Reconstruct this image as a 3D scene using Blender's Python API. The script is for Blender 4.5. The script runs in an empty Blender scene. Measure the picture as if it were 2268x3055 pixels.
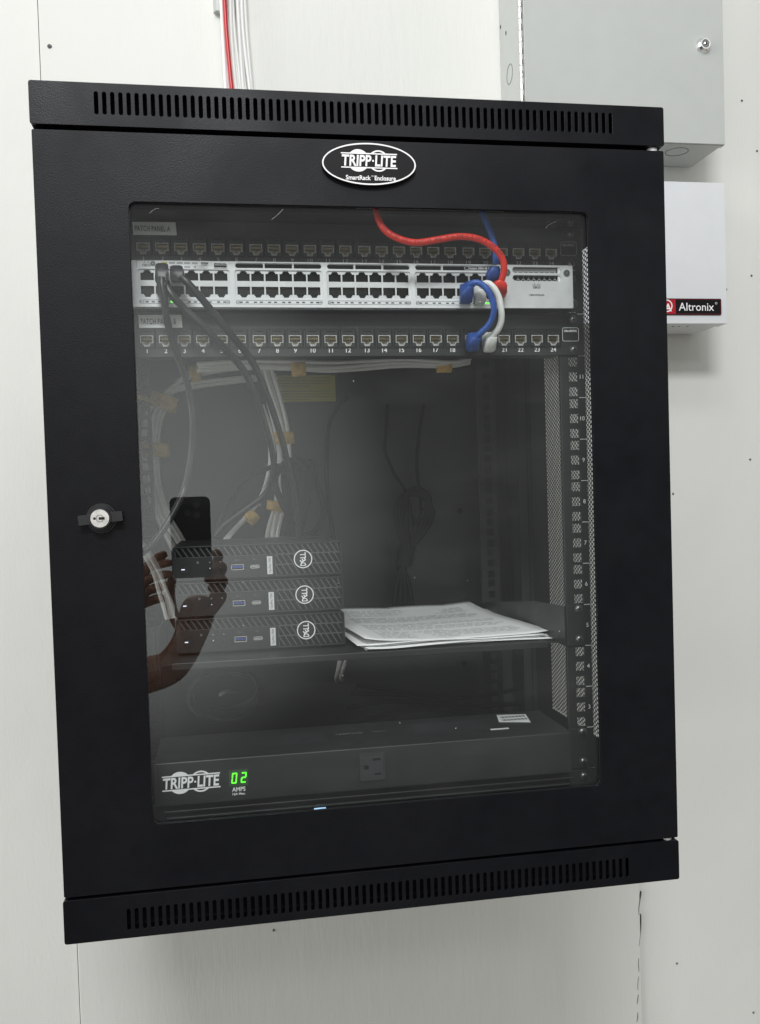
import bpy, math, random
from mathutils import Vector, Matrix
from mathutils.geometry import tessellate_polygon
random.seed(7)
SC = bpy.context.scene
COL = SC.collection

# ------------------------------------------------------------------ camera, world, lamps
cam_d = bpy.data.cameras.new('camera')
cam = bpy.data.objects.new('camera', cam_d)
COL.objects.link(cam)
cam.location = (0.15915, -0.88996, 0.40052)
cam.rotation_euler = (1.53793, 0.03044, -0.17505)
cam_d.sensor_fit = 'HORIZONTAL'
cam_d.sensor_width = 36.0
cam_d.lens = 2827.78 / 2268 * 36
cam_d.shift_x = -0.01812
cam_d.shift_y = 0.01804
cam_d.clip_start = 0.01
cam_d.clip_end = 60
SC.camera = cam
SC.view_settings.view_transform = 'Standard'
SC.view_settings.look = 'None'
SC.view_settings.exposure = 0.24
SC.view_settings.gamma = 1.0
SC.view_settings.use_curve_mapping = False
SC.cycles.max_bounces = 10
SC.cycles.transparent_max_bounces = 24
SC.cycles.sample_clamp_indirect = 6.0

W = bpy.data.worlds.new('World'); SC.world = W; W.use_nodes = True
nt = W.node_tree; N = nt.nodes; N.clear(); LK = nt.links
tc = N.new('ShaderNodeTexCoord')
def dotn(v):
    n = N.new('ShaderNodeVectorMath'); n.operation = 'DOT_PRODUCT'
    LK.new(tc.outputs['Generated'], n.inputs[0]); n.inputs[1].default_value = Vector(v).normalized(); return n.outputs['Value']
def ramp(src, pts):
    r = N.new('ShaderNodeMapRange'); r.interpolation_type = 'SMOOTHSTEP'
    LK.new(src, r.inputs[0]); r.inputs[1].default_value, r.inputs[2].default_value, r.inputs[3].default_value, r.inputs[4].default_value = pts
    return r.outputs[0]
def addn(a, b):
    m = N.new('ShaderNodeMath'); m.operation = 'ADD'; LK.new(a, m.inputs[0])
    if isinstance(b, (int, float)): m.inputs[1].default_value = b
    else: LK.new(b, m.inputs[1])
    return m.outputs[0]
# the lit white room behind the photographer: a bright far wall, a dimmer rest, bright ceiling, dim floor
room = ramp(dotn((-0.10, -1, 0.0)), (0.958, 1.0, 0.0, 0.92))
ceil = ramp(dotn((0, 0, 1)), (0.35, 0.9, 0.0, 0.5))
left_fill = ramp(dotn((-1.0, -0.12, 0.15)), (0.80, 0.98, 0.0, 3.2))  # added glow from the unseen left, fills the cabinet through its side panel
sky = ramp(dotn((0, 0, 1)), (-0.5, 0.1, 0.0, 0.1))
tot = addn(addn(addn(addn(room, ceil), left_fill), sky), 0.11)
bg = N.new('ShaderNodeBackground'); out = N.new('ShaderNodeOutputWorld')
comb = N.new('ShaderNodeMixRGB'); comb.blend_type = 'MULTIPLY'; comb.inputs[0].default_value = 1
comb.inputs[1].default_value = (0.985, 1.0, 0.985, 1)
floor = ramp(dotn((0, 0, -1)), (0.45, 0.95, 0.0, 0.3))
LK.new(tot, comb.inputs[2])
fm = N.new('ShaderNodeMixRGB'); fm.blend_type = 'MULTIPLY'; fm.inputs[0].default_value = 1; fm.inputs[1].default_value = (1.0, 0.90, 0.68, 1); LK.new(floor, fm.inputs[2])
fa = N.new('ShaderNodeMixRGB'); fa.blend_type = 'ADD'; fa.inputs[0].default_value = 1; LK.new(comb.outputs[0], fa.inputs[1]); LK.new(fm.outputs[0], fa.inputs[2])
LK.new(fa.outputs[0], bg.inputs[0]); bg.inputs[1].default_value = 1.0
LK.new(bg.outputs[0], out.inputs[0])

def area(name, loc, target, sx, sy, watts, col):
    l = bpy.data.lights.new(name, 'AREA'); l.shape = 'RECTANGLE'; l.size = sx; l.size_y = sy
    l.energy = watts; l.color = col
    o = bpy.data.objects.new(name, l); COL.objects.link(o); o.location = loc
    o.rotation_euler = (Vector(target) - Vector(loc)).to_track_quat('-Z', 'Y').to_euler()
    return o
# two ceiling fixtures of the room and an added rear fill lamp
area('ceiling_panel_light', (.2, -1.0, 2.3), (0.3, 0.3, 0.2), 1.1, 0.3, 7, (1.0, 0.985, 0.94))
area('far_ceiling_panel_light', (-.15, -2.5, 2.45), (0.3, 0.2, 0.4), 0.9, 0.4, 52, (0.96, 0.985, 1.0))

area('rear_fill_light', (.42, -4.4, 2.6), (0.3, 0.2, 0.4), 0.6, 0.4, 13, (0.98, 0.99, 1.0))  # added unseen lamp, brightens the cables inside the cabinet

# ------------------------------------------------------------------ materials
def mat(name, col, rough=0.5, metal=0.0, spec=0.5, noise=None, bump=None, emit=None, sub=0.0, coat=0.0):
    m = bpy.data.materials.new(name); m.use_nodes = True
    t = m.node_tree; b = t.nodes['Principled BSDF']
    b.inputs['Base Color'].default_value = (*col, 1); b.inputs['Roughness'].default_value = rough
    b.inputs['Metallic'].default_value = metal; b.inputs['Specular IOR Level'].default_value = spec
    b.inputs['Coat Weight'].default_value = coat
    if sub: b.inputs['Subsurface Weight'].default_value = sub; b.inputs['Subsurface Radius'].default_value = (.01, .004, .002); b.inputs['Subsurface Scale'].default_value = .5
    co = t.nodes.new('ShaderNodeTexCoord'); mp = t.nodes.new('ShaderNodeMapping')
    t.links.new(co.outputs['Object'], mp.inputs[0])
    if noise:                      # (scale xyz, amount, detail)
        s, amt, det = noise
        mp.inputs['Scale'].default_value = s
        n = t.nodes.new('ShaderNodeTexNoise'); n.inputs['Scale'].default_value = 1; n.inputs['Detail'].default_value = det
        t.links.new(mp.outputs[0], n.inputs['Vector'])
        r = t.nodes.new('ShaderNodeMapRange'); t.links.new(n.outputs['Fac'], r.inputs[0])
        r.inputs[1].default_value = .25; r.inputs[2].default_value = .75; r.inputs[3].default_value = 1 - amt; r.inputs[4].default_value = 1 + amt
        mx = t.nodes.new('ShaderNodeMixRGB'); mx.blend_type = 'MULTIPLY'; mx.inputs[0].default_value = 1
        mx.inputs[1].default_value = (*col, 1); t.links.new(r.outputs[0], mx.inputs[2]); t.links.new(mx.outputs[0], b.inputs['Base Color'])
    if bump:                       # list of (scale xyz, strength, distance)
        last = None
        for (s, st, di) in bump:
            m2 = t.nodes.new('ShaderNodeMapping'); m2.inputs['Scale'].default_value = s; t.links.new(co.outputs['Object'], m2.inputs[0])
            n = t.nodes.new('ShaderNodeTexNoise'); n.inputs['Scale'].default_value = 1; n.inputs['Detail'].default_value = 4
            t.links.new(m2.outputs[0], n.inputs['Vector'])
            bu = t.nodes.new('ShaderNodeBump'); bu.inputs['Strength'].default_value = st; bu.inputs['Distance'].default_value = di
            t.links.new(n.outputs['Fac'], bu.inputs['Height'])
            if last: t.links.new(last, bu.inputs['Normal'])
            last = bu.outputs[0]
        t.links.new(last, b.inputs['Normal'])
    if emit:
        b.inputs['Emission Color'].default_value = (*emit[0], 1); b.inputs['Emission Strength'].default_value = emit[1]
    return m
M = dict(
 wall=mat('painted wall', (.75, .75, .715), .55, noise=((4, 4, 3), .045, 6), bump=[((240, 240, 70), .22, .0012), ((38, 38, 20), .25, .002)]),
 board=mat('painted plywood', (.72, .72, .685), .5, noise=((3.5, 3.5, 2), .04, 6), bump=[((330, 330, 40), .18, .0010), ((60, 60, 14), .22, .002)]),
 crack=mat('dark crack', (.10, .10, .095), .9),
 coat=mat('black powder coat', (.0038, .0043, .0062), .44, spec=.22, noise=((60, 60, 60), .25, 4), bump=[((760, 760, 760), .27, .0006), ((9, 9, 9), .12, .003)]),
 inner=mat('black steel inside', (.058, .062, .062), .5, noise=((7, 7, 7), .25, 4), bump=[((700, 700, 700), .2, .0005)]),
 rail=mat('black rack rail', (.022, .023, .024), .45, bump=[((800, 800, 800), .2, .0004)]),
 equip=mat('black equipment steel', (.024, .025, .026), .42, noise=((25, 25, 25), .2, 3), bump=[((900, 900, 900), .25, .0004)]),
 plastic=mat('black plastic', (.017, .018, .019), .38, bump=[((600, 600, 600), .15, .0004)]),
 dark=mat('dark void', (.004, .004, .004), .8),
 white_ink=mat('white print', (.90, .90, .90), .5),
 grey_ink=mat('grey print', (.45, .46, .46), .6),
 dim_ink=mat('faint grey print', (.14, .15, .15), .6),
 black_ink=mat('black print', (.02, .02, .022), .6),
 silver=mat('silver bezel paint', (.88, .89, .90), .36, metal=.0, noise=((40, 40, 40), .06, 3)),
 silver2=mat('silver matt steel', (.74, .75, .75), .42, metal=.1, noise=((60, 60, 60), .08, 3)),
 steel=mat('shiny steel', (.62, .61, .58), .22, metal=1.0, noise=((160, 160, 160), .25, 4)),
 chrome=mat('chrome', (.75, .75, .75), .08, metal=1.0),
 zinc=mat('grey zinc screw', (.22, .22, .22), .35, metal=.9),
 jack=mat('clear grey jack shell', (.52, .51, .48), .3, noise=((300, 300, 300), .3, 3)),
 jack_in=mat('jack contacts', (.30, .27, .22), .4, metal=.4, noise=((400, 400, 400), .5, 3)),
 gold=mat('gold contact pins', (.42, .34, .2), .35, metal=.8),
 label=mat('white label tape', (.74, .76, .74), .45, noise=((90, 90, 90), .06, 3)),
 sticker=mat('white sticker', (.72, .73, .72), .5),
 yellow=mat('yellow warning label', (.66, .58, .14), .6, noise=((30, 30, 30), .08, 3)),
 velcro=mat('tan hook and loop strap', (.80, .52, .16), .85, noise=((120, 120, 120), .25, 4), bump=[((700, 700, 700), .6, .001)]),
 red=mat('red cable jacket', (.72, .030, .018), .38),
 crimson=mat('dark red cable jacket', (.50, .008, .015), .3),
 blue=mat('blue cable jacket', (.022, .085, .36), .38),
 blue_boot=mat('blue plug boot', (.018, .065, .27), .42),
 wcable=mat('white cable jacket', (.80, .80, .78), .38),
 gcable=mat('ivory cable jacket', (.90, .89, .86), .45),
 bcable=mat('black cable jacket', (.022, .024, .025), .33),
 paper=mat('white paper', (.90, .90, .90), .75, noise=((20, 20, 20), .03, 3)),
 grey_paint=mat('grey enamel', (.49, .505, .485), .42, noise=((40, 40, 40), .02, 4), bump=[((900, 900, 900), .15, .0004)]),
 white_paint=mat('white enamel', (.69, .70, .72), .40, noise=((40, 40, 40), .02, 4), bump=[((900, 900, 900), .12, .0004)]),
 badge_red=mat('red badge', (.42, .008, .02), .35),
 badge_black=mat('satin black badge', (.006, .006, .007), .5, spec=.2),
 badge_rim=mat('dark red rim', (.12, .01, .015), .3),
 usb_blue=mat('blue usb tongue', (.03, .05, .26), .4),
 led_green=mat('lit green led', (.05, .3, .05), .4, emit=((.12, 1.0, .06), 1.6)),
 led_seg=mat('green display segment', (.05, .4, .05), .4, emit=((.10, 1.0, .015), 1.5)),
 led_white=mat('lit white led', (.6, .6, .7), .4, emit=((.75, .8, 1.0), .9)),
 glint_blue=mat('pale blue glowing glint', (.3, .45, .6), .2, emit=((.35, .6, .9), .35)),
 display=mat('display window', (.05, .085, .05), .25),
 nylon=mat('white nylon washer', (.7, .7, .68), .4),
 skin=mat('brown skin', (.34, .13, .07), .5, sub=.1, noise=((60, 60, 60), .2, 4)),
 cloth=mat('black cloth sleeve', (.012, .011, .012), .9),
 phone=mat('black phone glass', (.006, .006, .007), .12),
 dim_ink2=mat('dark grille plastic', (.072, .075, .076), .4),
 print_ink=mat('grey printed words', (.46, .47, .47), .8),
 faint_ink=mat('faint bluish print', (.075, .095, .10), .6),
 outlet=mat('outlet plastic', (.040, .042, .044), .4),
 red_print=mat('dark jacket print', (.16, .008, .008), .6),
 cord_black=mat('dull black cord', (.007, .0075, .008), .6, spec=.3),
 plug_black=mat('black plug plastic', (.030, .032, .033), .4),
 lens=mat('phone lens', (.10, .11, .13), .15),
)
def glass_mat():
    m = bpy.data.materials.new('clear window pane'); m.use_nodes = True; t = m.node_tree; t.nodes.clear(); L = t.links
    nd = t.nodes.new
    o = nd('ShaderNodeOutputMaterial'); tr = nd('ShaderNodeBsdfTransparent'); tr.inputs[0].default_value = (.985, .995, .99, 1)
    gl = nd('ShaderNodeBsdfGlossy'); gl.inputs['Roughness'].default_value = 0.0; gl.inputs[0].default_value = (.97, 1, .99, 1)
    lw = nd('ShaderNodeLayerWeight'); lw.inputs[0].default_value = .5
    p = nd('ShaderNodeMath'); p.operation = 'POWER'; L.new(lw.outputs['Facing'], p.inputs[0]); p.inputs[1].default_value = 5
    q = nd('ShaderNodeMath'); q.operation = 'MULTIPLY_ADD'; L.new(p.outputs[0], q.inputs[0]); q.inputs[1].default_value = .95; q.inputs[2].default_value = .046
    mx = nd('ShaderNodeMixShader'); L.new(q.outputs[0], mx.inputs[0]); L.new(tr.outputs[0], mx.inputs[1]); L.new(gl.outputs[0], mx.inputs[2])
    # dust: sparse bright specks and faint smears
    co = nd('ShaderNodeTexCoord')
    v = nd('ShaderNodeTexVoronoi'); v.inputs['Scale'].default_value = 55; L.new(co.outputs['Object'], v.inputs['Vector'])
    wn = nd('ShaderNodeSeparateColor'); L.new(v.outputs['Color'], wn.inputs[0])
    c1 = nd('ShaderNodeMath'); c1.operation = 'LESS_THAN'; L.new(v.outputs['Distance'], c1.inputs[0]); c1.inputs[1].default_value = .030
    c2 = nd('ShaderNodeMath'); c2.operation = 'GREATER_THAN'; L.new(wn.outputs[0], c2.inputs[0]); c2.inputs[1].default_value = .80
    c3 = nd('ShaderNodeMath'); c3.operation = 'MULTIPLY'; L.new(c1.outputs[0], c3.inputs[0]); L.new(c2.outputs[0], c3.inputs[1])
    c4 = nd('ShaderNodeMath'); c4.operation = 'MULTIPLY'; L.new(c3.outputs[0], c4.inputs[0]); c4.inputs[1].default_value = .55
    mp = nd('ShaderNodeMapping'); mp.inputs['Rotation'].default_value = (0, .6, 0); mp.inputs['Scale'].default_value = (9, 9, 30); L.new(co.outputs['Object'], mp.inputs[0])
    n2 = nd('ShaderNodeTexNoise'); n2.inputs['Scale'].default_value = 1; n2.inputs['Detail'].default_value = 6; L.new(mp.outputs[0], n2.inputs['Vector'])
    r2 = nd('ShaderNodeMapRange'); L.new(n2.outputs['Fac'], r2.inputs[0]); r2.inputs[1].default_value = .5; r2.inputs[2].default_value = .8; r2.inputs[3].default_value = .002; r2.inputs[4].default_value = .010
    s = nd('ShaderNodeMath'); s.operation = 'ADD'; L.new(c4.outputs[0], s.inputs[0]); L.new(r2.outputs[0], s.inputs[1])
    df = nd('ShaderNodeBsdfDiffuse'); df.inputs[0].default_value = (.75, .77, .76, 1)
    mx2 = nd('ShaderNodeMixShader'); L.new(s.outputs[0], mx2.inputs[0]); L.new(mx.outputs[0], mx2.inputs[1]); L.new(df.outputs[0], mx2.inputs[2])
    L.new(mx2.outputs[0], o.inputs[0])
    return m
M['glass'] = glass_mat()
def smudge(m, lo, hi, scale):
    t = m.node_tree; n = t.nodes.new('ShaderNodeTexNoise'); n.inputs['Scale'].default_value = scale; n.inputs['Detail'].default_value = 5; n.inputs['Distortion'].default_value = .6
    c = t.nodes.new('ShaderNodeTexCoord'); t.links.new(c.outputs['Object'], n.inputs['Vector'])
    r = t.nodes.new('ShaderNodeMapRange'); t.links.new(n.outputs['Fac'], r.inputs[0]); r.inputs[1].default_value = .35; r.inputs[2].default_value = .7; r.inputs[3].default_value = lo; r.inputs[4].default_value = hi
    t.links.new(r.outputs[0], t.nodes['Principled BSDF'].inputs['Roughness'])
smudge(M['coat'], .50, .34, 9); smudge(M['grey_paint'], .36, .50, 7); smudge(M['equip'], .48, .34, 12)

# ------------------------------------------------------------------ mesh building helpers
def sub(a, b): return (a[0] - b[0], a[1] - b[1], a[2] - b[2])
class MB:
    def __init__(s): s.v = []; s.f = []; s.m = []; s.names = []; s.sm = []
    def mi(s, name):
        if name not in s.names: s.names.append(name)
        return s.names.index(name)
    def add(s, vs, fs, m, smooth=False):
        k = len(s.v); s.v += [tuple(p) for p in vs]; i = s.mi(m)
        for f in fs: s.f.append([a + k for a in f]); s.m.append(i); s.sm.append(smooth)
        return s
    def box(s, x0, x1, y0, y1, z0, z1, m):
        vs = [(x, y, z) for x in (x0, x1) for y in (y0, y1) for z in (z0, z1)]
        return s.add(vs, [(0, 1, 3, 2), (4, 6, 7, 5), (0, 4, 5, 1), (2, 3, 7, 6), (0, 2, 6, 4), (1, 5, 7, 3)], m)
    def prism(s, pts, y0, y1, m, holes=(), mp=None, smooth=False):
        """closed outline pts (x,z) with holes, between the planes y0 and y1; mp remaps (x,y,z)"""
        mp = mp or (lambda x, y, z: (x, y, z))
        loops = [list(pts)] + [list(h) for h in holes]
        tri = tessellate_polygon([[Vector((a, b, 0)) for a, b in l] for l in loops])
        flat = [p for l in loops for p in l]; n = len(flat)
        vs = [mp(a, y0, b) for a, b in flat] + [mp(a, y1, b) for a, b in flat]
        fs = []
        for t in tri:
            a, b, c = t
            A, B, C = flat[a], flat[b], flat[c]
            area2 = (B[0] - A[0]) * (C[1] - A[1]) - (B[1] - A[1]) * (C[0] - A[0])
            if abs(area2) < 1e-14: continue
            if area2 < 0: b, c = c, b
            fs.append((a, b, c)); fs.append((a + n, c + n, b + n))
        k = 0
        for li, l in enumerate(loops):
            ar = sum(l[i][0] * l[(i + 1) % len(l)][1] - l[(i + 1) % len(l)][0] * l[i][1] for i in range(len(l)))
            for i in range(len(l)):
                a, b = k + i, k + (i + 1) % len(l)
                if (ar > 0) == (li == 0): fs.append((a, a + n, b + n, b))
                else: fs.append((b, b + n, a + n, a))
            k += len(l)
        return s.add(vs, fs, m, smooth)
    def cyl(s, c, r, d, m, ax='y', seg=20, r2=None, cap=True):
        """cylinder from centre c along axis ax for length d (r2: end radius)"""
        r2 = r if r2 is None else r2; vs = []
        for j, (rr, t) in enumerate(((r, 0), (r2, d))):
            for i in range(seg):
                a = 2 * math.pi * i / seg; u, w = rr * math.cos(a), rr * math.sin(a)
                p = {'y': (u, t, w), 'x': (t, u, w), 'z': (u, w, t)}[ax]
                vs.append((c[0] + p[0], c[1] + p[1], c[2] + p[2]))
        fs = [(i, (i + 1) % seg, seg + (i + 1) % seg, seg + i) for i in range(seg)]
        s.add(vs, fs, m, True)
        if cap: s.add(vs, [tuple(range(seg)), tuple(range(2 * seg - 1, seg - 1, -1))], m)
        return s
    def dome(s, c, r, h, m, seg=16, rings=5):
        """low dome facing -y"""
        vs = []
        for j in range(rings + 1):
            a = math.pi / 2 * j / rings
            for i in range(seg):
                b = 2 * math.pi * i / seg
                vs.append((c[0] + r * math.cos(a) * math.cos(b), c[1] - h * math.sin(a), c[2] + r * math.cos(a) * math.sin(b)))
        fs = [(j * seg + i, j * seg + (i + 1) % seg, (j + 1) * seg + (i + 1) % seg, (j + 1) * seg + i) for j in range(rings) for i in range(seg)]
        return s.add(vs, fs, m, True)
    def ring(s, cx, cz, r0, r1, y0, y1, m, seg=36, sz=1.0):
        o = [(cx + r1 * math.cos(2 * math.pi * i / seg), cz + sz * r1 * math.sin(2 * math.pi * i / seg)) for i in range(seg)]
        h = [(cx + r0 * math.cos(2 * math.pi * i / seg), cz + sz * r0 * math.sin(2 * math.pi * i / seg)) for i in range(seg)]
        return s.prism(o, y0, y1, m, [h])
    def tube(s, pts, r, m, seg=10, sub_=8, closed=False, flat=1.0):
        P = [Vector(p) for p in pts]; C = []
        n = len(P)
        for i in range(n - 1):
            p0 = P[max(i - 1, 0)]; p1 = P[i]; p2 = P[i + 1]; p3 = P[min(i + 2, n - 1)]
            for k in range(sub_):
                t = k / sub_
                C.append(.5 * ((2 * p1) + (p2 - p0) * t + (2 * p0 - 5 * p1 + 4 * p2 - p3) * t * t + (3 * p1 - p0 - 3 * p2 + p3) * t ** 3))
        C.append(P[-1])
        vs = []; T0 = (C[1] - C[0]).normalized()
        Nn = T0.orthogonal().normalized()
        for i, c in enumerate(C):
            T = (C[min(i + 1, len(C) - 1)] - C[max(i - 1, 0)])
            T = T.normalized() if T.length > 1e-9 else T0
            Nn = (Nn - T * Nn.dot(T)).normalized(); B = T.cross(Nn)
            rr = r(i / (len(C) - 1)) if callable(r) else r
            for k in range(seg):
                a = 2 * math.pi * k / seg
                vs.append(c + Nn * (rr * math.cos(a)) + B * (rr * flat * math.sin(a)))
        fs = [(i * seg + k, i * seg + (k + 1) % seg, (i + 1) * seg + (k + 1) % seg, (i + 1) * seg + k) for i in range(len(C) - 1) for k in range(seg)]
        s.add(vs, fs, m, True)
        s.add(vs[:seg] + vs[-seg:], [tuple(range(seg))[::-1], tuple(range(seg, 2 * seg))], m)
        return s
    def text(s, st, x, z, y, h, m, w=None, bold=0.0, shear=0.0, align='C', rot=0.0, thick=.0003, mp=None, track=1.0):
        vs, fs, bb = glyphs(st, bold, shear, track)
        (x0, x1, z0, z1) = bb; sc = h / CAP; sx = (w / (x1 - x0)) if w else sc
        ox = {'C': (x0 + x1) / 2, 'L': x0, 'R': x1}[align]
        ca, sa = math.cos(rot), math.sin(rot); o = []
        for (a, b) in vs:
            u = (a - ox) * sx; v = b * sc - h / 2
            o.append((x + u * ca - v * sa, z + u * sa + v * ca))
        mp = mp or (lambda X, Y, Z: (X, Y, Z))
        n = len(o)
        V = [mp(a, y - thick, b) for a, b in o] + [mp(a, y, b) for a, b in o]
        F = [tuple(f) for f in fs]
        ed = {}
        for f in F:
            for i in range(len(f)):
                a, b = f[i], f[(i + 1) % len(f)]
                ed[(a, b)] = 1
        side = [(a, b, b + n, a + n) for (a, b) in ed if (b, a) not in ed]
        return s.add(V, F + side, m)
_cache = {}
def glyphs(st, bold, shear, track):
    k = (st, bold, shear, track)
    if k in _cache: return _cache[k]
    cu = bpy.data.curves.new('t', 'FONT'); cu.body = st; cu.size = 1; cu.offset = bold; cu.shear = shear; cu.space_character = track
    cu.resolution_u = 3
    ob = bpy.data.objects.new('t', cu); me = bpy.data.meshes.new_from_object(ob)
    vs = [(v.co.x, v.co.y) for v in me.vertices]; fs = [tuple(p.vertices) for p in me.polygons]
    bb = (min(v[0] for v in vs), max(v[0] for v in vs), min(v[1] for v in vs), max(v[1] for v in vs))
    bpy.data.objects.remove(ob); bpy.data.curves.remove(cu); bpy.data.meshes.remove(me)
    _cache[k] = (vs, fs, bb); return _cache[k]
CAP = 1.0
CAP = glyphs('H', 0, 0, 1)[2][3]

def rr(x0, x1, z0, z1, r, seg=4):
    o = []
    for cx, cz, a0 in ((x1 - r, z1 - r, 0), (x0 + r, z1 - r, 90), (x0 + r, z0 + r, 180), (x1 - r, z0 + r, 270)):
        for i in range(seg + 1):
            a = math.radians(a0 + 90 * i / seg); o.append((cx + r * math.cos(a), cz + r * math.sin(a)))
    return o
def ell(cx, cz, a, b, n=48): return [(cx + a * math.cos(2 * math.pi * i / n), cz + b * math.sin(2 * math.pi * i / n)) for i in range(n)]

def tag(o, label=None, cat=None, group=None, kind=None):
    if label: o['label'] = label
    if cat: o['category'] = cat
    if group: o['group'] = group
    if kind: o['kind'] = kind
    return o
WLOC = {}
def thing(name, loc, label, cat, group=None):
    o = bpy.data.objects.new(name, None); COL.objects.link(o); o.location = loc; o.empty_display_size = .02
    WLOC[o.name] = Vector(loc); return tag(o, label, cat, group)
def obj(name, mb, parent=None, label=None, bevel=0.0, bseg=2, origin=None, solid=0.0):
    V = mb.v
    lo = [min(p[i] for p in V) for i in range(3)]; hi = [max(p[i] for p in V) for i in range(3)]
    c = Vector(origin) if origin else Vector([(lo[i] + hi[i]) / 2 for i in range(3)])
    me = bpy.data.meshes.new(name)
    me.from_pydata([(p[0] - c[0], p[1] - c[1], p[2] - c[2]) for p in V], [], mb.f)
    me.polygons.foreach_set('material_index', mb.m); me.polygons.foreach_set('use_smooth', mb.sm)
    for n in mb.names: me.materials.append(M[n])
    me.update()
    o = bpy.data.objects.new(name, me); COL.objects.link(o)
    if parent: o.parent = parent; o.location = c - WLOC[parent.name]
    else: o.location = c
    WLOC[o.name] = c
    if label: o['label'] = label
    if solid:
        md = o.modifiers.new('solid', 'SOLIDIFY'); md.thickness = solid; md.offset = 0
    if bevel:
        md = o.modifiers.new('bevel', 'BEVEL'); md.width = bevel; md.segments = bseg; md.limit_method = 'ANGLE'; md.angle_limit = math.radians(40)
    return o
def dup(o, d=(0, 0, 0), parent=None, label=None):
    """copy of a thing or part (with its children) moved by d"""
    c = o.copy(); COL.objects.link(c); c.parent = parent
    c.location = o.location + Vector(d)
    if parent and o.parent: WLOC[c.name] = WLOC[parent.name] + c.location
    else: WLOC[c.name] = Vector(c.location)
    for ch in list(o.children):
        if ch is not c: dup(ch, (0, 0, 0), c)
    if label: c['label'] = label
    return c
U = .04445
Z0 = .09813          # bottom of the second rack unit
RY = .0777           # front plane of the front rails
WY = .5565           # wall plane
BY = .552            # face of the plywood board

# ------------------------------------------------------------------ setting: the wall
mb = MB(); mb.box(-2.6, 3.2, WY, WY + .1, -1.6, 2.2, 'wall')
wall = obj('wall', mb); tag(wall, 'white painted wall behind the black cabinet', kind='structure')
def wall_screw(x, z, y, par, r=.0028):
    m = MB(); m.dome((x, y, z), r, .0010, 'zinc', 12, 3)
    m.box(x - r * .8, x + r * .8, y - .0014, y - .0006, z - r * .22, z + r * .22, 'crack'); m.box(x - r * .22, x + r * .22, y - .00145, y - .0006, z - r * .8, z + r * .8, 'crack')
    obj('screw', m, par)
board = thing('plywood_board', (.36, BY, -.3), 'large white painted board on the wall behind the black cabinet', 'board')
mb = MB(); mb.box(-.0805, .803, BY, WY - .0002, -1.2, 1.9, 'board')
obj('panel', mb, board, bevel=.0012)
mb = MB(); mb.box(-.0819, -.0806, WY - .0012, WY - .0001, -1.2, 1.9, 'crack'); obj('edge_gap_shade', mb, board)  # dark strip: the joint and its shade line put in as colour
mb = MB()     # broken paint along the right hand joint of the board
random.seed(3)
for (za, zb, wob, wd) in ((-.262, -.300, .0030, .0010), (-.300, -.352, .0018, .0003), (-.372, -.395, .001, .0007), (-.402, -.425, .0008, .0004), (-.432, -.448, .0006, .0008), (-.462, -.478, .001, .0009)):
    n = 7; pts = []
    for i in range(n):
        t = i / (n - 1); z = za + (zb - za) * t; x = .8035 + wob * math.sin(t * 3.1 + za * 40) - .010 * max(0, (-.3 - z)) / .17
        pts.append((x, z, wd * math.sin(math.pi * (t * .9 + .05)) + .0002))
    L = [(x - w / 2, z) for x, z, w in pts] + [(x + w / 2, z) for x, z, w in reversed(pts)]
    mb.prism(L, BY - .0006, WY, 'crack')
obj('crack', mb, board)
for x, z in ((-.0670, 1.0575), (.2071, -.2596)): wall_screw(x, z, BY, board, .0034 if z > 0 else .0022)
for x, z in ((1.0131, 1.0272), (1.0385, .9465), (1.0247, .7431), (.9792, .7202), (1.0163, .4407), (.8783, .3879), (.8676, -.391), (1.0039, -.4912)):
    wall_screw(x, z, WY, wall, .0019)

# ------------------------------------------------------------------ the wall rack cabinet
cab = thing('rack_cabinet', (.3, .276, 0), 'black wall mounted rack cabinet with a clear window door and slotted top and bottom caps', 'rack cabinet')
def slots(z0, z1, x0=.05745, x1=.54395, n=70, w=.0034):
    H = []
    for i in range(n):
        cx = x0 + (x1 - x0) * i / (n - 1)
        H.append(rr(cx - w / 2, cx + w / 2, z0, z1, w / 2 - .00005, 3))
    return H
def cap(z0, z1, s0, s1, lipz, nm):
    m = MB()
    m.prism(rr(0, .6, z0, z1, .0022, 3), 0, .0026, 'coat', slots(s0, s1))
    m.box(.0006, .0020, .0026, .55, z0 + .0006, z1 - .0006, 'coat'); m.box(.598, .5994, .0026, .55, z0 + .0006, z1 - .0006, 'coat')
    if lipz > z1: m.box(.0022, .5978, .0026, .55, z0 + .0006, z0 + .0020, 'coat')
    else: m.box(.0022, .5978, .0026, .55, z1 - .0020, z1 - .0006, 'coat')
    # return lip that folds in towards the door
    zz = z0 if lipz < z0 else z1
    e = .0012 if lipz < z0 else -.0012
    vs = [(.001, .0012, zz + e), (.599, .0012, zz + e), (.597, .014, lipz), (.003, .014, lipz), (.597, .020, lipz), (.003, .020, lipz)]
    m.add(vs, [(0, 1, 2, 3), (3, 2, 4, 5)], 'coat')
    m.box(.0022, .5978, .024, .0254, min(z0, z1) + .0022, max(z0, z1) - .0022, 'dark')
    return obj(nm, m, cab, bevel=.0012)
cap(.7380, .7762, .7483, .7683, .7345, 'top_cap')
cap(.0003, .0405, .0080, .0276, .0442, 'bottom_cap')
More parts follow.
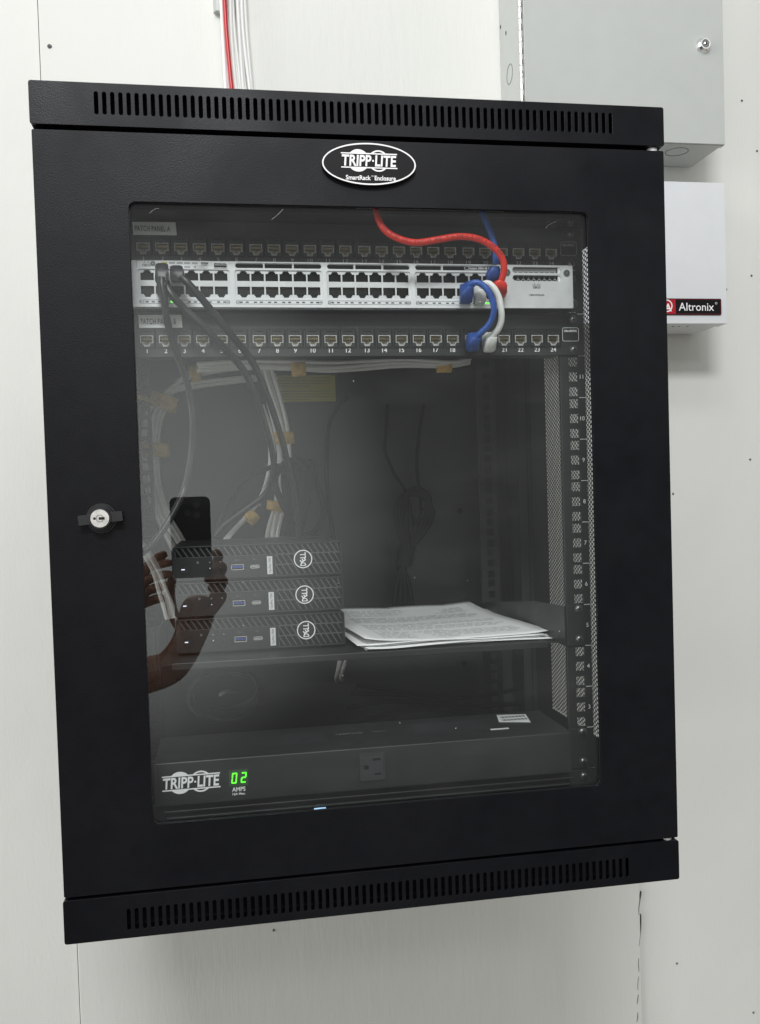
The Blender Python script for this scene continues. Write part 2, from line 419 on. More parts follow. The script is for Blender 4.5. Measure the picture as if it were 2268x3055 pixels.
# body shell
mb = MB()
mb.box(.0030, .0042, .0206, .549, .0449, .0960, 'inner'); mb.box(.0030, .0042, .0206, .549, .6905, .7336, 'inner')
mb.box(.0030, .0042, .365, .549, .0962, .6903, 'inner')
obj('side_frame', mb, cab)
mb = MB()
mb.box(.5958, .5970, .0206, .549, .0449, .0960, 'inner'); mb.box(.5958, .5970, .0206, .549, .6905, .7336, 'inner')
mb.box(.5958, .5970, .365, .549, .0962, .6903, 'inner')
obj('side_frame', mb, cab)
def perf(x):
    m = MB(); py, pz = 0.0049, 0.0057; r0 = 0.00228
    ny = int(.344 / py); nz = int(.594 / pz); y00 = .0208; z00 = .0963
    V = []; Fc = []
    for i in range(ny):
        cy = y00 + (i + .5) * py
        for j in range(nz):
            cz = z00 + (j + .5 + (.5 if i % 2 else 0)) * pz
            k = len(V)
            o = [(cy + py / 2, cz), (cy + py / 2, cz + pz / 2), (cy, cz + pz / 2), (cy - py / 2, cz + pz / 2), (cy - py / 2, cz), (cy - py / 2, cz - pz / 2), (cy, cz - pz / 2), (cy + py / 2, cz - pz / 2)]
            h = [(cy + r0 * math.cos(a * math.pi / 4), cz + r0 * math.sin(a * math.pi / 4)) for a in range(8)]
            V += [(x, a, b) for a, b in o + h]
            Fc += [(k + a, k + (a + 1) % 8, k + 8 + (a + 1) % 8, k + 8 + a) for a in range(8)]
    m.add(V, Fc, 'inner'); return m
obj('perforated_side_panel', perf(.5964), cab, solid=.0004)
obj('perforated_side_panel', perf(.0036), cab, solid=.0006)
mb = MB(); mb.box(.0044, .5956, .5478, .5490, .0449, .7336, 'inner')
obj('back_panel', mb, cab)
for x, z in ((.5180, .3720), (.5170, .1330), (.08, .3720), (.08, .1330)):
    mb = MB(); mb.cyl((x, .5474, z), .0045, -.0002, 'dark', seg=18)
    mb.ring(x, z, .0045, .0125, .5472, .5478, 'inner', 24); obj('mounting_hole', mb, cab)
mb = MB(); mb.box(.0044, .5956, .0206, .5476, .0449, .0463, 'inner'); obj('floor_panel', mb, cab)
mb = MB(); mb.box(.0044, .5956, .0206, .5476, .7322, .7336, 'inner'); obj('roof_panel', mb, cab)
# rear corner posts
for xa, xb in ((.5757, .5950), (.0050, .0243)):
    mb = MB(); mb.box(xa, xb, .425, .4265, .0465, .7320, 'inner'); mb.box(xa if xa < .3 else xa, xa + .0015, .4267, .46, .0465, .7320, 'inner')
    mb.box(xb - .0075, xb - .0065, .4235, .4249, .0465, .7320, 'rail')
    obj('corner_post', mb, cab)
# rails
def sq_holes(x0, x1, z0, n, s=.0095):
    H = []
    cx = (x0 + x1) / 2
    for u in range(n):
        for off in (.00635, .02223, .03810):
            z = z0 + u * U + off; H.append([(cx - s / 2, z - s / 2), (cx + s / 2, z - s / 2), (cx + s / 2, z + s / 2), (cx - s / 2, z + s / 2)])
    return H
def rail(xi, xo, y, name, ticks=False, s=1):
    """front flange from xi (inner edge) to xo, hole column nearer the inside"""
    m = MB(); a, b = min(xi, xo), max(xi, xo)
    hc = xi + (xo - xi) * .52
    zb = Z0 - U; zt = .7310
    m.prism([(a, zb - .004), (b, zb - .004), (b, zt), (a, zt)], y, y + .0016, 'rail', sq_holes(hc - .00465, hc + .00465, zb, 15))
    # inner web going back and outer return
    w = (xi, xi + .0015) if xi < xo else (xi - .0015, xi)
    m.box(w[0], w[1], y + .0018, y + .006, zb - .004, zt, 'rail')
    o = obj(name, m, cab, bevel=.0003, bseg=1)
    if ticks:
        t = MB(); k = 1 if xo > xi else -1
        tx = hc + k * .0088
        for u in range(15):
            zc = zb + u * U
            if u >= 1: t.box(min(tx - .0030 * k, tx + .0043 * k), max(tx - .0030 * k, tx + .0043 * k), y - .0002, y, zc - .0003, zc + .0003, 'white_ink')
            t.text(str(u + 1), tx + .0002, zc + U / 2, y, .0043, 'white_ink', thick=.0002)
        obj('unit_numbers', t, o)
    return o
rail(.5146, .5425, RY, 'front_rail', True)
rail(.0742, .0480, RY, 'front_rail', True)
rail(.5146, .5420, .418, 'rear_rail')
rail(.0655, .0484, .400, 'rear_rail')
# rack screws on rails
def screw(x, z, y, par, r=.0042, m='zinc', nm='screw'):
    t = MB(); t.cyl((x, y, z), r * 1.25, -.0006, m, seg=16); t.dome((x, y - .0006, z), r, .0024, m)
    t.box(x - r * .45, x + r * .45, y - .0031, y - .0024, z - r * .1, z + r * .1, 'dark'); t.box(x - r * .1, x + r * .1, y - .00312, y - .0024, z - r * .45, z + r * .45, 'dark')
    return obj(nm, t, par)
# yellow warning label on the back
mb = MB(); Yl = .5474
mb.box(.2400, .3283, Yl - .0002, Yl, .5445, .5845, 'yellow')
for i in range(9):
    if i == 4: continue
    z = .5805 - i * .0040; L_ = .078 if i not in (3, 8) else .045
    mb.text('WARNING the cabinet must be mounted to a wall that can bear it'[:52 if L_ > .05 else 30], .2440, z, Yl - .0002, .0015, 'dim_ink', w=L_, align='L', thick=.0001)
obj('warning_label', mb, cab, 'yellow label with rows of small print on the back panel')

# ---- door
door = obj('door', MB().prism(rr(.0012, .5992, .0435, .7334, .0015, 3), .0002, .0030, 'coat', [rr(.0818, .5187, .1033, .6719, .0068, 6)]), cab, bevel=.0012, bseg=3)
mb = MB()
mb.box(.0014, .0026, .0031, .0190, .0440, .7330, 'coat'); mb.box(.5978, .5990, .0031, .0190, .0440, .7330, 'coat')
mb.box(.0028, .5976, .0031, .0190, .0437, .0449, 'coat'); mb.box(.0028, .5976, .0031, .0190, .7318, .7331, 'coat')
obj('door_edge', mb, door, bevel=.0004)
mb = MB(); mb.prism(rr(.0740, .5265, .0955, .6797, .006, 4), .0038, .0062, 'glass'); pane = obj('window_pane', mb, door)
# inner lip and gasket round the opening
mb = MB()
mb.prism(rr(.0800, .5205, .1015, .6737, .0085, 6), .0031, .0036, 'rail', [rr(.0822, .5183, .1037, .6715, .0066, 6)])
obj('window_gasket', mb, door)
# fine scratches on the pane
def scr(p, w=.00022): mb = MB(); mb.tube([(x, .0037, z) for x, z in p], w, 'grey_ink', 5, 4); obj('scratch', mb, door)
scr([(.2100, .6590), (.2160, .6640), (.2210, .6690)], .00014); scr([(.1000, .6625), (.1040, .6660), (.1085, .6672)], .00012)
scr([(.4760, .6560), (.4790, .6590), (.4870, .6630)], .00006)
# badge
def brand_logo(m, cx, cz, w, y, mt='white_ink', bg=None, mp=None):
    """two rules, a bold slanted word between, a filled disc on the left and a ring on the right showing beyond the rules"""
    h = w * .245; lw = w * .020; k = w
    def half(c, r, up, r_in=None):
        zc = cz; z_cut = (h * .5 + lw * .5) * (1 if up else -1)
        a0 = math.asin(min(1, abs(z_cut) / r)); n = 14
        arc = [(c + r * math.cos(a0 + (math.pi - 2 * a0) * i / n), (1 if up else -1) * r * math.sin(a0 + (math.pi - 2 * a0) * i / n) + zc) for i in range(n + 1)]
        if r_in is None: return arc
        a1 = math.asin(min(1, abs(z_cut) / r_in))
        arc2 = [(c + r_in * math.cos(a1 + (math.pi - 2 * a1) * i / n), (1 if up else -1) * r_in * math.sin(a1 + (math.pi - 2 * a1) * i / n) + zc) for i in range(n + 1)]
        return arc + arc2[::-1]
    R_ = w * .195
    for up in (1, 0):
        m.prism(half(cx - w * .195, R_, up), y - .0004, y, mt, mp=mp); m.prism(half(cx + w * .165, R_ * .96, up, R_ * .96 - w * .026), y - .0004, y, mt, mp=mp)
        z = cz + (h / 2 if up else -h / 2)
        q = [(cx - w / 2, z - lw / 2), (cx + w / 2, z - lw / 2), (cx + w / 2, z + lw / 2), (cx - w / 2, z + lw / 2)]
        m.prism(q, y - .00045, y, mt, mp=mp)
    m.text('TRIPP', cx - w * .485, cz, y, h * .74, mt, w=w * .525, bold=.026, shear=.10, align='L', thick=.0004, mp=mp)
    m.text('LITE', cx + w * .100, cz, y, h * .74, mt, w=w * .385, bold=.026, shear=.10, align='L', thick=.0004, mp=mp)
    m.cyl((cx + w * .068, y - .0004, cz), w * .018, .0004, mt, seg=12) if mp is None else None
mb = MB()
bx, bz = .3020, .7098
def lens_shape(a, b, n=64):       # badge outline: an ellipse with slightly squared flanks
    o = []
    for i in range(n):
        t = 2 * math.pi * i / n; c, s_ = math.cos(t), math.sin(t)
        o.append((bx + a * math.copysign(abs(c) ** 1.0, c), bz + b * math.copysign(abs(s_) ** 1.0, s_)))
    return o
mb.prism(lens_shape(.0445, .0196), -.0050, .0002, 'badge_black')
mb.prism(lens_shape(.0443, .0194), -.0054, -.0050, 'white_ink', [lens_shape(.0430, .0181)])
brand_logo(mb, bx, bz + .0030, .0530, -.0050)
mb.text('SmartRack', bx - .0225, bz - .0128, -.0050, .0040, 'white_ink', w=.0235, bold=.02, align='L')
mb.text('TM', bx + .0015, bz - .0112, -.0050, .0011, 'white_ink', align='L')
mb.text('Enclosure', bx + .0047, bz - .0128, -.0050, .0040, 'white_ink', w=.0200, bold=.02, align='L')
obj('badge', mb, door, 'oval black badge with white rim and lettering')
# lock
mb = MB(); lx, lz = .0477, .3872
mb.cyl((lx, .0002, lz), .0136, -.0020, 'plastic', seg=40, r2=.0132); mb.cyl((lx, -.0018, lz), .0122, -.0028, 'plastic', seg=40, r2=.0112); mb.cyl((lx, -.0046, lz), .0102, -.0075, 'plastic', seg=40, r2=.0094)
def rotp(pts, a, c): ca, sa = math.cos(a), math.sin(a); return [(c[0] + (x - c[0]) * ca - (z - c[1]) * sa, c[1] + (x - c[0]) * sa + (z - c[1]) * ca) for x, z in pts]
mb.prism(rotp(rr(lx - .0192, lx + .0192, lz - .0044, lz + .0044, .0008, 2), .085, (lx, lz)), -.0095, -.0040, 'plastic')
mb.cyl((lx, -.0121, lz), .0083, -.0014, 'steel', seg=40, r2=.0080)
mb.ring(lx, lz, .0028, .0034, -.0139, -.0134, 'zinc', 24)
mb.box(lx - .0055, lx - .0036, -.01415, -.0134, lz - .0011, lz + .0011, 'dark'); mb.box(lx - .0008, lx + .0042, -.01415, -.0134, lz - .0012, lz + .0012, 'dark')
obj('lock', mb, door, 'round black lock with winged knob and steel key cylinder', bevel=.0003)
for z in (.7357, .0420):
    mb = MB(); mb.cyl((.5905, .008, z - .0018), .0052, .0036, 'nylon', ax='z'); obj('hinge_washer', mb, cab)
mb = MB(); mb.tube([(.231, .0022, .1043), (.236, .0012, .1048), (.242, .0020, .1045)], .0007, 'glint_blue', 8, 5); obj('blue_glint', mb, door)  # blue glint at the window's lower edge, shaped as a glowing bead
# ------------------------------------------------------------------ patch panels
def port_x(i): return .0878 + .01802 * i + .00145 * (i // 6)
def patch_panel(z0, nm, letter, label, free, sx):
    zc = z0 + .0220
    t = thing('patch_panel', (.3, RY, z0), label, 'patch panel', 'patch panels screwed into the rack')
    m = MB(); jz = z0 + .0170          # centre of jack opening
    H = [[(port_x(i) - .0074, jz - .0074), (port_x(i) + .0074, jz - .0074), (port_x(i) + .0074, jz + .0107), (port_x(i) - .0074, jz + .0107)] for i in range(24)]
    m.prism(rr(.0588, .5412, z0 + .0004, z0 + .0436, .0012, 2), RY - .0020, RY - .0002, 'equip', H)
    m.box(.0862, .5138, RY, RY + .022, z0 + .0006, z0 + .0016, 'equip'); m.box(.0862, .5138, RY, RY + .022, z0 + .0424, z0 + .0434, 'equip')
    obj('face_plate', m, t, bevel=.0004, bseg=1)
    # group frames
    m = MB()
    for g in range(4):
        a, b = port_x(g * 6) - .0085, port_x(g * 6 + 5) + .0085
        m.prism([(a, jz - .0087), (b, jz - .0087), (b, jz + .0120), (a, jz + .0120)], RY - .0026, RY - .00205, 'plastic', [[(a + .0009, jz - .0078), (b - .0009, jz - .0078), (b - .0009, jz + .0111), (a + .0009, jz + .0111)]])
    obj('port_frame', m, t)
    # one keystone jack
    def jack(x):
        m = MB(); kz = jz
        key = [(x - .0062, kz + .0046), (x - .0062, kz - .0030), (x - .0034, kz - .0030), (x - .0034, kz - .0048), (x - .0026, kz - .0048), (x - .0026, kz - .0064), (x + .0026, kz - .0064), (x + .0026, kz - .0048), (x + .0034, kz - .0048), (x + .0034, kz - .0030), (x + .0062, kz - .0030), (x + .0062, kz + .0046)]
        inn = [(x - .0054, kz + .0039), (x - .0054, kz - .0023), (x - .0027, kz - .0023), (x - .0027, kz - .0041), (x - .0019, kz - .0041), (x - .0019, kz - .0056), (x + .0019, kz - .0056), (x + .0019, kz - .0041), (x + .0027, kz - .0041), (x + .0027, kz - .0023), (x + .0054, kz - .0023), (x + .0054, kz + .0039)]
        m.prism([(x - .0073, kz - .0073), (x + .0073, kz - .0073), (x + .0073, kz + .0106), (x - .0073, kz + .0106)], RY - .0030, RY + .004, 'plastic', [key])
        m.prism(key, RY - .0031, RY + .008, 'jack', [inn])
        m.box(x - .0056, x + .0056, RY + .0055, RY + .0065, kz - .0058, kz + .0042, 'jack_in')
        for k in range(8): m.box(x - .0044 + k * .00118, x - .0038 + k * .00118, RY + .0002, RY + .0050, kz + .0012 - (k % 2) * .0008, kz + .0030, 'gold')
        m.box(x - .0018, x + .0018, RY - .0018, RY - .0008, kz - .0054, kz - .0046, 'jack')
        m.box(x - .0045, x + .0045, RY - .0034, RY - .00305, kz + .0083, kz + .0091, 'dark')
        m.box(x + .0079, x + .0088, RY - .0029, RY - .0022, kz - .0070, kz + .0100, 'dark')
        return m
    j0 = obj('port', jack(port_x(0)), t)
    for i in range(1, 24): dup(j0, (port_x(i) - port_x(0), 0, 0), t)
    m = MB()
    for i in range(24): m.text(str(i + 1), port_x(i), z0 + .0066, RY - .0020, .0044, 'white_ink' if letter == 'B' else 'grey_ink', bold=.012, thick=.0002)  # shade over panel A is put into the greyer colour of its print
    obj('port_numbers', m, t)
    m = MB(); m.prism(rr(.5170, .5352, z0 + .0152, z0 + .0296, .0018, 3), RY - .0024, RY - .0020, 'white_ink' if letter == 'B' else 'grey_ink', [rr(.5174, .5348, z0 + .0156, z0 + .0292, .0015, 3)])
    m.text('UltraMAX', .5261, z0 + .0262, RY - .0020, .0022, 'white_ink' if letter == 'B' else 'grey_ink', w=.0145, bold=.03)
    obj('logo_box', m, t)
    m = MB(); sz = z0 + (.0352 if letter == 'B' else .0352)
    m.add([(sx, RY - .0032, sz - .0062), (sx + .0415, RY - .0036, sz - .0060), (sx + .0408, RY - .0034, sz + .0066), (sx - .0006, RY - .0030, sz + .0064),
           (sx, RY - .0021, sz - .0062), (sx + .0415, RY - .0021, sz - .0060), (sx + .0408, RY - .0021, sz + .0066), (sx - .0006, RY - .0021, sz + .0064)],
          [(0, 1, 2, 3), (0, 4, 5, 1), (1, 5, 6, 2), (2, 6, 7, 3), (3, 7, 4, 0)], 'label')
    m.text('PATCH PANEL ' + letter, sx + .0185, sz, RY - .0037, .0052, 'black_ink', w=.0335, thick=.0002, track=1.12)
    obj('name_label', m, t, 'pale tape label reading PATCH PANEL ' + letter)
    for x in (.0711, .5290):
        for dz in (.0064, .0381): screw(x, z0 + dz, RY - .0020, t, .0036)
    return t
patch_panel(Z0 + 10 * U, 'b', 'B', 'black patch panel with bright port numbers, below the silver switch', 22, .0812)
patch_panel(Z0 + 12 * U + .0016, 'a', 'A', 'black patch panel with dim port numbers, above the silver switch', 24, .0790)

# ------------------------------------------------------------------ network switch
SY = .0564
sw = thing('network_switch', (.3, SY, .5885), 'silver fronted network switch with four blocks of ports between the two patch panels', 'network switch')
zb, zt = .5885, .6332
GX = [(.0833, .1702), (.1752, .2610), (.2654, .3505), (.3549, .4410)]
def px(g, i): a, b = GX[g]; return a + .0014 + (b - a - .0028) * (i + .5) / 6
mb = MB(); H = []
for a, b in GX: H.append(rr(a, b, .5978, .6250, .0026, 3))
for g in (1, 2): H.append(rr(GX[g][0] + .0008, GX[g][1] - .0004, .6268, .6318, .0024, 3))
H.append(rr(.3557, .4432, .6268, .6318, .0024, 3))
mb.prism(rr(.0776, .4452, zb, zt, .0016, 3), SY, SY + .0050, 'silver', H)
obj('bezel', mb, sw, bevel=.0006)
mb = MB(); mb.box(.0790, .5215, SY + .030, SY + .34, zb + .0008, zt - .0008, 'inner'); mb.box(.0790, .5215, SY + .018, SY + .0298, zb + .0008, zt - .0008, 'dark')
obj('chassis', mb, sw)
mb = MB()      # port field: plate with keyed openings, one bar between the rows
for g in range(4):
    a, b = GX[g]; H = []
    wdt = (b - a - .0028) / 6
    for i in range(6):
        x = px(g, i); h = wdt / 2 - .00075
        H.append([(x - h, .6145), (x + h, .6145), (x + h, .6217), (x + .0036, .6217), (x + .0036, .6230), (x + .0026, .6230), (x + .0026, .6243), (x - .0026, .6243), (x - .0026, .6230), (x - .0036, .6230), (x - .0036, .6217), (x - h, .6217)])
        H.append([(x - h, .6090), (x - h, .6012), (x - .0036, .6012), (x - .0036, .5999), (x - .0026, .5999), (x - .0026, .5984), (x + .0026, .5984), (x + .0026, .5999), (x + .0036, .5999), (x + .0036, .6012), (x + h, .6012), (x + h, .6090)])
    mb.prism([(a - .0006, .5972), (b + .0006, .5972), (b + .0006, .6256), (a - .0006, .6256)], SY + .0016, SY + .0026, 'silver2', H)
obj('port_field', mb, sw)
def cav(x, up):
    m = MB(); z0_, z1_ = (.6140, .6246) if up else (.5980, .6094); y0, y1 = SY + .0052, SY + .0165
    m.box(x - .0066, x + .0066, y1, y1 + .0006, z0_, z1_, 'plastic')
    m.box(x - .0067, x - .0064, y0, y1 - .0001, z0_, z1_, 'plastic'); m.box(x + .0064, x + .0067, y0, y1 - .0001, z0_, z1_, 'plastic')
    z = z0_ + .0006 if up else z1_ - .0010
    for k in range(8): m.box(x - .0043 + k * .00118, x - .0038 + k * .00118, y0 + .002, y1 - .001, z, z + .0004, 'gold')
    return m
pu = obj('port', cav(px(0, 0), True), sw); pd = obj('port', cav(px(0, 0), False), sw)
for g in range(4):
    for i in range(6):
        if g or i:
            d = px(g, i) - px(0, 0); dup(pu, (d, 0, 0), sw); dup(pd, (d, 0, 0), sw)
mb = MB()     # vent slots above the blocks
for g in (1, 2, 3):
    a, b = GX[g]
    mb.box(a - .0006, b + .0030 if g == 3 else b + .0002, SY + .0052, SY + .0058, .6262, .6323, 'dark')
    for f in ((1 / 3, 2 / 3) if g < 3 else (1 / 3,)):
        x = a + (b - a) * f; mb.box(x - .0008, x + .0008, SY + .0004, SY + .0050, .6266, .6320, 'silver2')
obj('vent', mb, sw)
mb = MB()
mb.prism(rr(.4064, .4424, .6270, .6316, .0021, 3), SY + .0006, SY + .0044, 'plastic'); mb.prism(rr(.4068, .4420, .6274, .6312, .0018, 3), SY + .0003, SY + .0006, 'white_ink', [rr(.4072, .4416, .6277, .6309, .0015, 3)])
mb.text('Catalyst 3850 48 PoE+', .4110, .6293, SY + .0006, .0017, 'white_ink', w=.0270, align='L', bold=.02)
obj('name_plate', mb, sw)
mb = MB()     # small print on the bezel
def bars_logo(m, x, z, y, s, mt):
    for k, h in enumerate((.35, .6, 1.0, .6, .35, .6, 1.0, .6, .35)):
        m.box(x + (k - 4) * s * .30 - s * .05, x + (k - 4) * s * .30 + s * .05, y - .0002, y, z, z + h * s * .8, mt)
bars_logo(mb, .0917, .6299, SY, .0030, 'dim_ink'); mb.text('CISCO', .0917, .6283, SY, .0018, 'black_ink', w=.0082, bold=.03)
for g in range(4):
    a, b = GX[g]
    mb.prism(rr(a + .0004, b - .0004, .5916, .5954, .0016, 3), SY - .0002, SY, 'dim_ink', [rr(a + .0007, b - .0007, .5919, .5951, .0014, 3)])
    mb.text(('01X', '13X', '25X', '37X')[g], a + .0030, .5935, SY, .0017, 'black_ink'); mb.text(('12X', '24X', '36X', '48X')[g], b - .0028, .5935, SY, .0017, 'black_ink')
    for i in range(6):
        x = px(g, i)
        for s, up in ((-.0030, 1), (.0028, 0)):
            if g == 0 and i == 0: s += .0022
            mb.box(x + s - .0015, x + s + .0015, SY - .0002, SY, .5928, .5941, 'dim_ink')
            mb.prism([(x + s - .0008, .5931 if up else .5938), (x + s + .0008, .5931 if up else .5938), (x + s, .5938 if up else .5931)], SY - .0004, SY - .0002, 'black_ink')
for k in range(5):
    x = .1085 + k * .0072; mb.box(x - .0028, x + .0028, SY - .0002, SY, .6300, .6317, 'grey_ink' if k else 'yellow')
    if k in (1, 3): mb.box(x - .0028, x + .0028, SY - .0002, SY, .6264, .6279, 'grey_ink')
mb.prism(rr(.1362, .1492, .6260, .6284, .0011, 3), SY - .0002, SY, 'dim_ink', [rr(.1364, .1490, .6262, .6282, .0010, 3)]); mb.cyl((.1376, SY, .6272), .0006, -.0003, 'black_ink', seg=10)
mb.text('CONSOLE', .1438, .6272, SY, .0010, 'grey_ink')
mb.box(.0820, .0994, SY - .0002, SY, .6325, .6328, 'dim_ink'); mb.box(.0820, .0823, SY - .0002, SY, .6265, .6325, 'dim_ink'); mb.box(.0994, .0997, SY - .0002, SY, .6265, .6328, 'dim_ink')
obj('bezel_print', mb, sw)
mb = MB(); mb.cyl((.0977, SY - .0004, .6299), .0022, -.0003, 'dim_ink', seg=20); mb.text('A', .0977, .6299, SY - .0007, .0016, 'sticker'); obj('mode_button', mb, sw)
mb = MB(); mb.prism([(.1422, .6322), (.1508, .6322), (.1502, .6290), (.1430, .6288)], SY - .0006, SY - .0001, 'steel', [[(.1430, .6316), (.1501, .6316), (.1496, .6295), (.1436, .6294)]]); mb.box(.1430, .1500, SY - .0003, SY - .0001, .6294, .6316, 'dark'); mb.box(.1440, .1492, SY - .0006, SY - .0003, .6302, .6307, 'grey_ink'); obj('mini_usb_port', mb, sw)
mb = MB(); mb.prism(rr(.1550, .1684, .6262, .6314, .0005, 2), SY - .0006, SY - .0001, 'steel', [rr(.1557, .1677, .6268, .6308, .0003, 2)]); mb.box(.1557, .1677, SY - .0003, SY - .0001, .6268, .6308, 'dark'); mb.box(.1563, .1671, SY - .0006, SY - .0003, .6290, .6298, 'grey_ink'); obj('usb_port', mb, sw)
def led(x, z, w=.0024, m='led_green'):
    q = MB(); q.box(x - w / 2, x + w / 2, SY - .0005, SY - .0001, z - .0006, z + .0006, m); q.prism([(x - w * .25, z - .0003), (x + w * .25, z - .0003), (x, z + .0004)], SY - .0006, SY - .0005, 'black_ink'); return obj('status_led', q, sw)
led(px(3, 4) + .0028, .5936, .0036); led(px(3, 5) - .0030, .5936, .0036); led(px(0, 2) - .0050, .5936, .0030)
mb = MB(); mb.box(.1072, .1098, SY - .0004, SY - .0002, .6297, .6301, 'led_green'); obj('status_led', mb, sw)
# blank module on the right
mb = MB()
Hm = [rr(.4575, .5094, .6250, .6308, .0028, 4), rr(.4575, .5094, .6166, .6224, .0028, 4)]
mb.prism(rr(.4462, .5226, zb + .0002, zt - .0002, .0010, 2), SY - .0008, SY + .0016, 'silver2', Hm)
mod = obj('blank_module', mb, sw, bevel=.0003, bseg=1)
mb = MB()
mb.box(.4560, .5110, SY + .0060, SY + .0066, .6150, .6320, 'dark')
for zc, sgn in ((.6279, 1), (.6195, -1)):
    for k in range(9):
        x = .4585 + k * .0057
        if sgn > 0: mb.prism([(x - .0012, .6250), (x + .0012, .6250), (x + .0003, .6263), (x - .0003, .6263)], SY + .002, SY + .0045, 'silver2')
        else:
            mb.prism([(x - .0004, .6224), (x + .0004, .6224), (x + .0004, .6196), (x - .0004, .6196)], SY + .002, SY + .0045, 'dim_ink')
            mb.prism([(x - .0004, .6196), (x + .0004, .6196), (x + .0033, .6168), (x + .0025, .6168)], SY + .0022, SY + .0044, 'grey_ink'); mb.prism([(x - .0004, .6196), (x + .0004, .6196), (x - .0025, .6168), (x - .0033, .6168)], SY + .0024, SY + .0043, 'grey_ink')
mb.box(.4590, .5060, SY + .0040, SY + .0056, .6268, .6304, 'grey_ink')
mb.box(.5068, .5092, SY + .0006, SY + .0030, .6254, .6304, 'white_ink'); mb.box(.5068, .5092, SY + .0006, SY + .0030, .6170, .6220, 'white_ink')
obj('module_grille', mb, mod)
for x in (.4515, .5157):
    m = MB(); m.cyl((x, SY - .0009, .6250), .0034, -.0010, 'dim_ink', seg=20); m.ring(x, .6250, .0018, .0024, SY - .0021, SY - .0019, 'black_ink', 16); obj('screw', m, mod)
mb = MB(); bars_logo(mb, .4829, .6117, SY - .0008, .0036, 'dim_ink'); mb.text('CISCO', .4829, .6100, SY - .0008, .0020, 'black_ink', w=.0080, bold=.03); mb.text('C3850-NM-BLANK', .4829, .6022, SY - .0008, .0018, 'black_ink', w=.0165); obj('module_print', mb, mod)
# mounting ears
for x0, x1, hx in ((.5228, .5405, .5290), (.0595, .0772, .0711)):
    m = MB(); m.prism([(x0, zb + .0003), (x1, zb + .0003), (x1, zt - .0003), (x0, zt - .0003)], RY - .0018, RY - .0002, 'equip', [rr(hx - .0050, hx + .0050, zb + .0085, zb + .0145, .0029, 4), rr(hx - .0050, hx + .0050, zb + .0285, zb + .0345, .0029, 4)])
    m.box(x0 if hx > .3 else x1 - .0015, x0 + .0015 if hx > .3 else x1, SY + .006, RY - .002, zb + .0003, zt - .0003, 'equip')
    e = obj('mounting_ear', m, sw, bevel=.0003, bseg=1)
    for z in (zb + .0350, zb + .0095): screw(hx, z, RY - .0018, e, .0046)
# underside lip with small tabs seen below the bezel
mb = MB(); mb.box(.0790, .4460, SY + .0010, SY + .0016, zb - .0018, zb - .0002, 'equip')
for i in range(12): x = .10 + i * .0285; mb.box(x, x + .012, SY + .0002, SY + .0008, zb - .0016, zb - .0012, 'dim_ink')
obj('lower_lip', mb, sw)

# ------------------------------------------------------------------ firewall box at the top
fz = Z0 + 13 * U + .0030
fw = thing('firewall_appliance', (.3, .05, fz), 'dark network appliance at the very top, only its lower edge with small print showing', 'network appliance')
mb = MB(); mb.box(.0800, .5200, .050, .30, fz, fz + .0425, 'equip'); obj('body', mb, fw, bevel=.0008)
for x in (.2640, .2915, .3190, .3465, .4080):
    mb = MB(); mb.box(x - .007, x + .007, .0490, .0498, fz + .0190, fz + .0310, 'dark'); obj('port', mb, fw)
mb = MB(); mb.box(.2960, .4480, .0496, .0499, fz + .0060, fz + .0064, 'grey_ink')
for s, x in (('1 . 2', .3010), ('3 . 4', .3215), ('5 . 6', .3425), ('7 . 8', .3635), ('MGT', .3895), ('CONSOLE', .4150), ('USB', .4430)):
    mb.text(s, x, fz + .0088, .0499, .0026, 'grey_ink', thick=.0002)
obj('small_print', mb, fw)
mb = MB(); mb.box(.0595, .5405, RY - .0020, RY - .0004, fz + .0010, fz + .0425, 'equip'); obj('mounting_ear', mb, fw)
for x in (.0711, .5290): screw(x, fz + .0060, RY - .0020, fw)

# ------------------------------------------------------------------ rack shelf
SZ = .2338
sh = thing('rack_shelf', (.3, .25, SZ), 'black steel rack shelf carrying the small computers and the papers', 'rack shelf')
mb = MB(); mb.box(.0880, .5120, .1010, .4200, SZ - .0014, SZ, 'equip'); obj('tray', mb, sh)
mb = MB(); mb.prism([(.0985, SZ - .0062), (.5000, SZ - .0062), (.5030, SZ + .0008), (.0985, SZ + .0008)], .0990, .1004, 'rail'); obj('front_lip', mb, sh, bevel=.0007)
for x, xo in ((.5123, .5136), (.0864, .0877)):
    m = MB(); pts = [(RY - .0002, .2322), (RY - .0002, .2750), (.18, .2700), (.40, .2450), (.42, .2330)]
    m.add([(x, a, b) for a, b in pts] + [(xo, a, b) for a, b in pts], [(0, 1, 2, 3, 4), (9, 8, 7, 6, 5), (0, 5, 6, 1), (1, 6, 7, 2), (2, 7, 8, 3), (3, 8, 9, 4)], 'equip'); obj('side_wall', m, sh)
    e = MB(); a, b = ((.5148, .5350) if x > .3 else (.0652, .0852)); e.box(a, b, RY - .0020, RY - .0002, .2320, .2752, 'equip'); eo = obj('mounting_ear', e, sh, bevel=.0005)
    for z in (.2718, .2392): screw(.5278 if x > .3 else .0722, z, RY - .0020, eo, .0040)

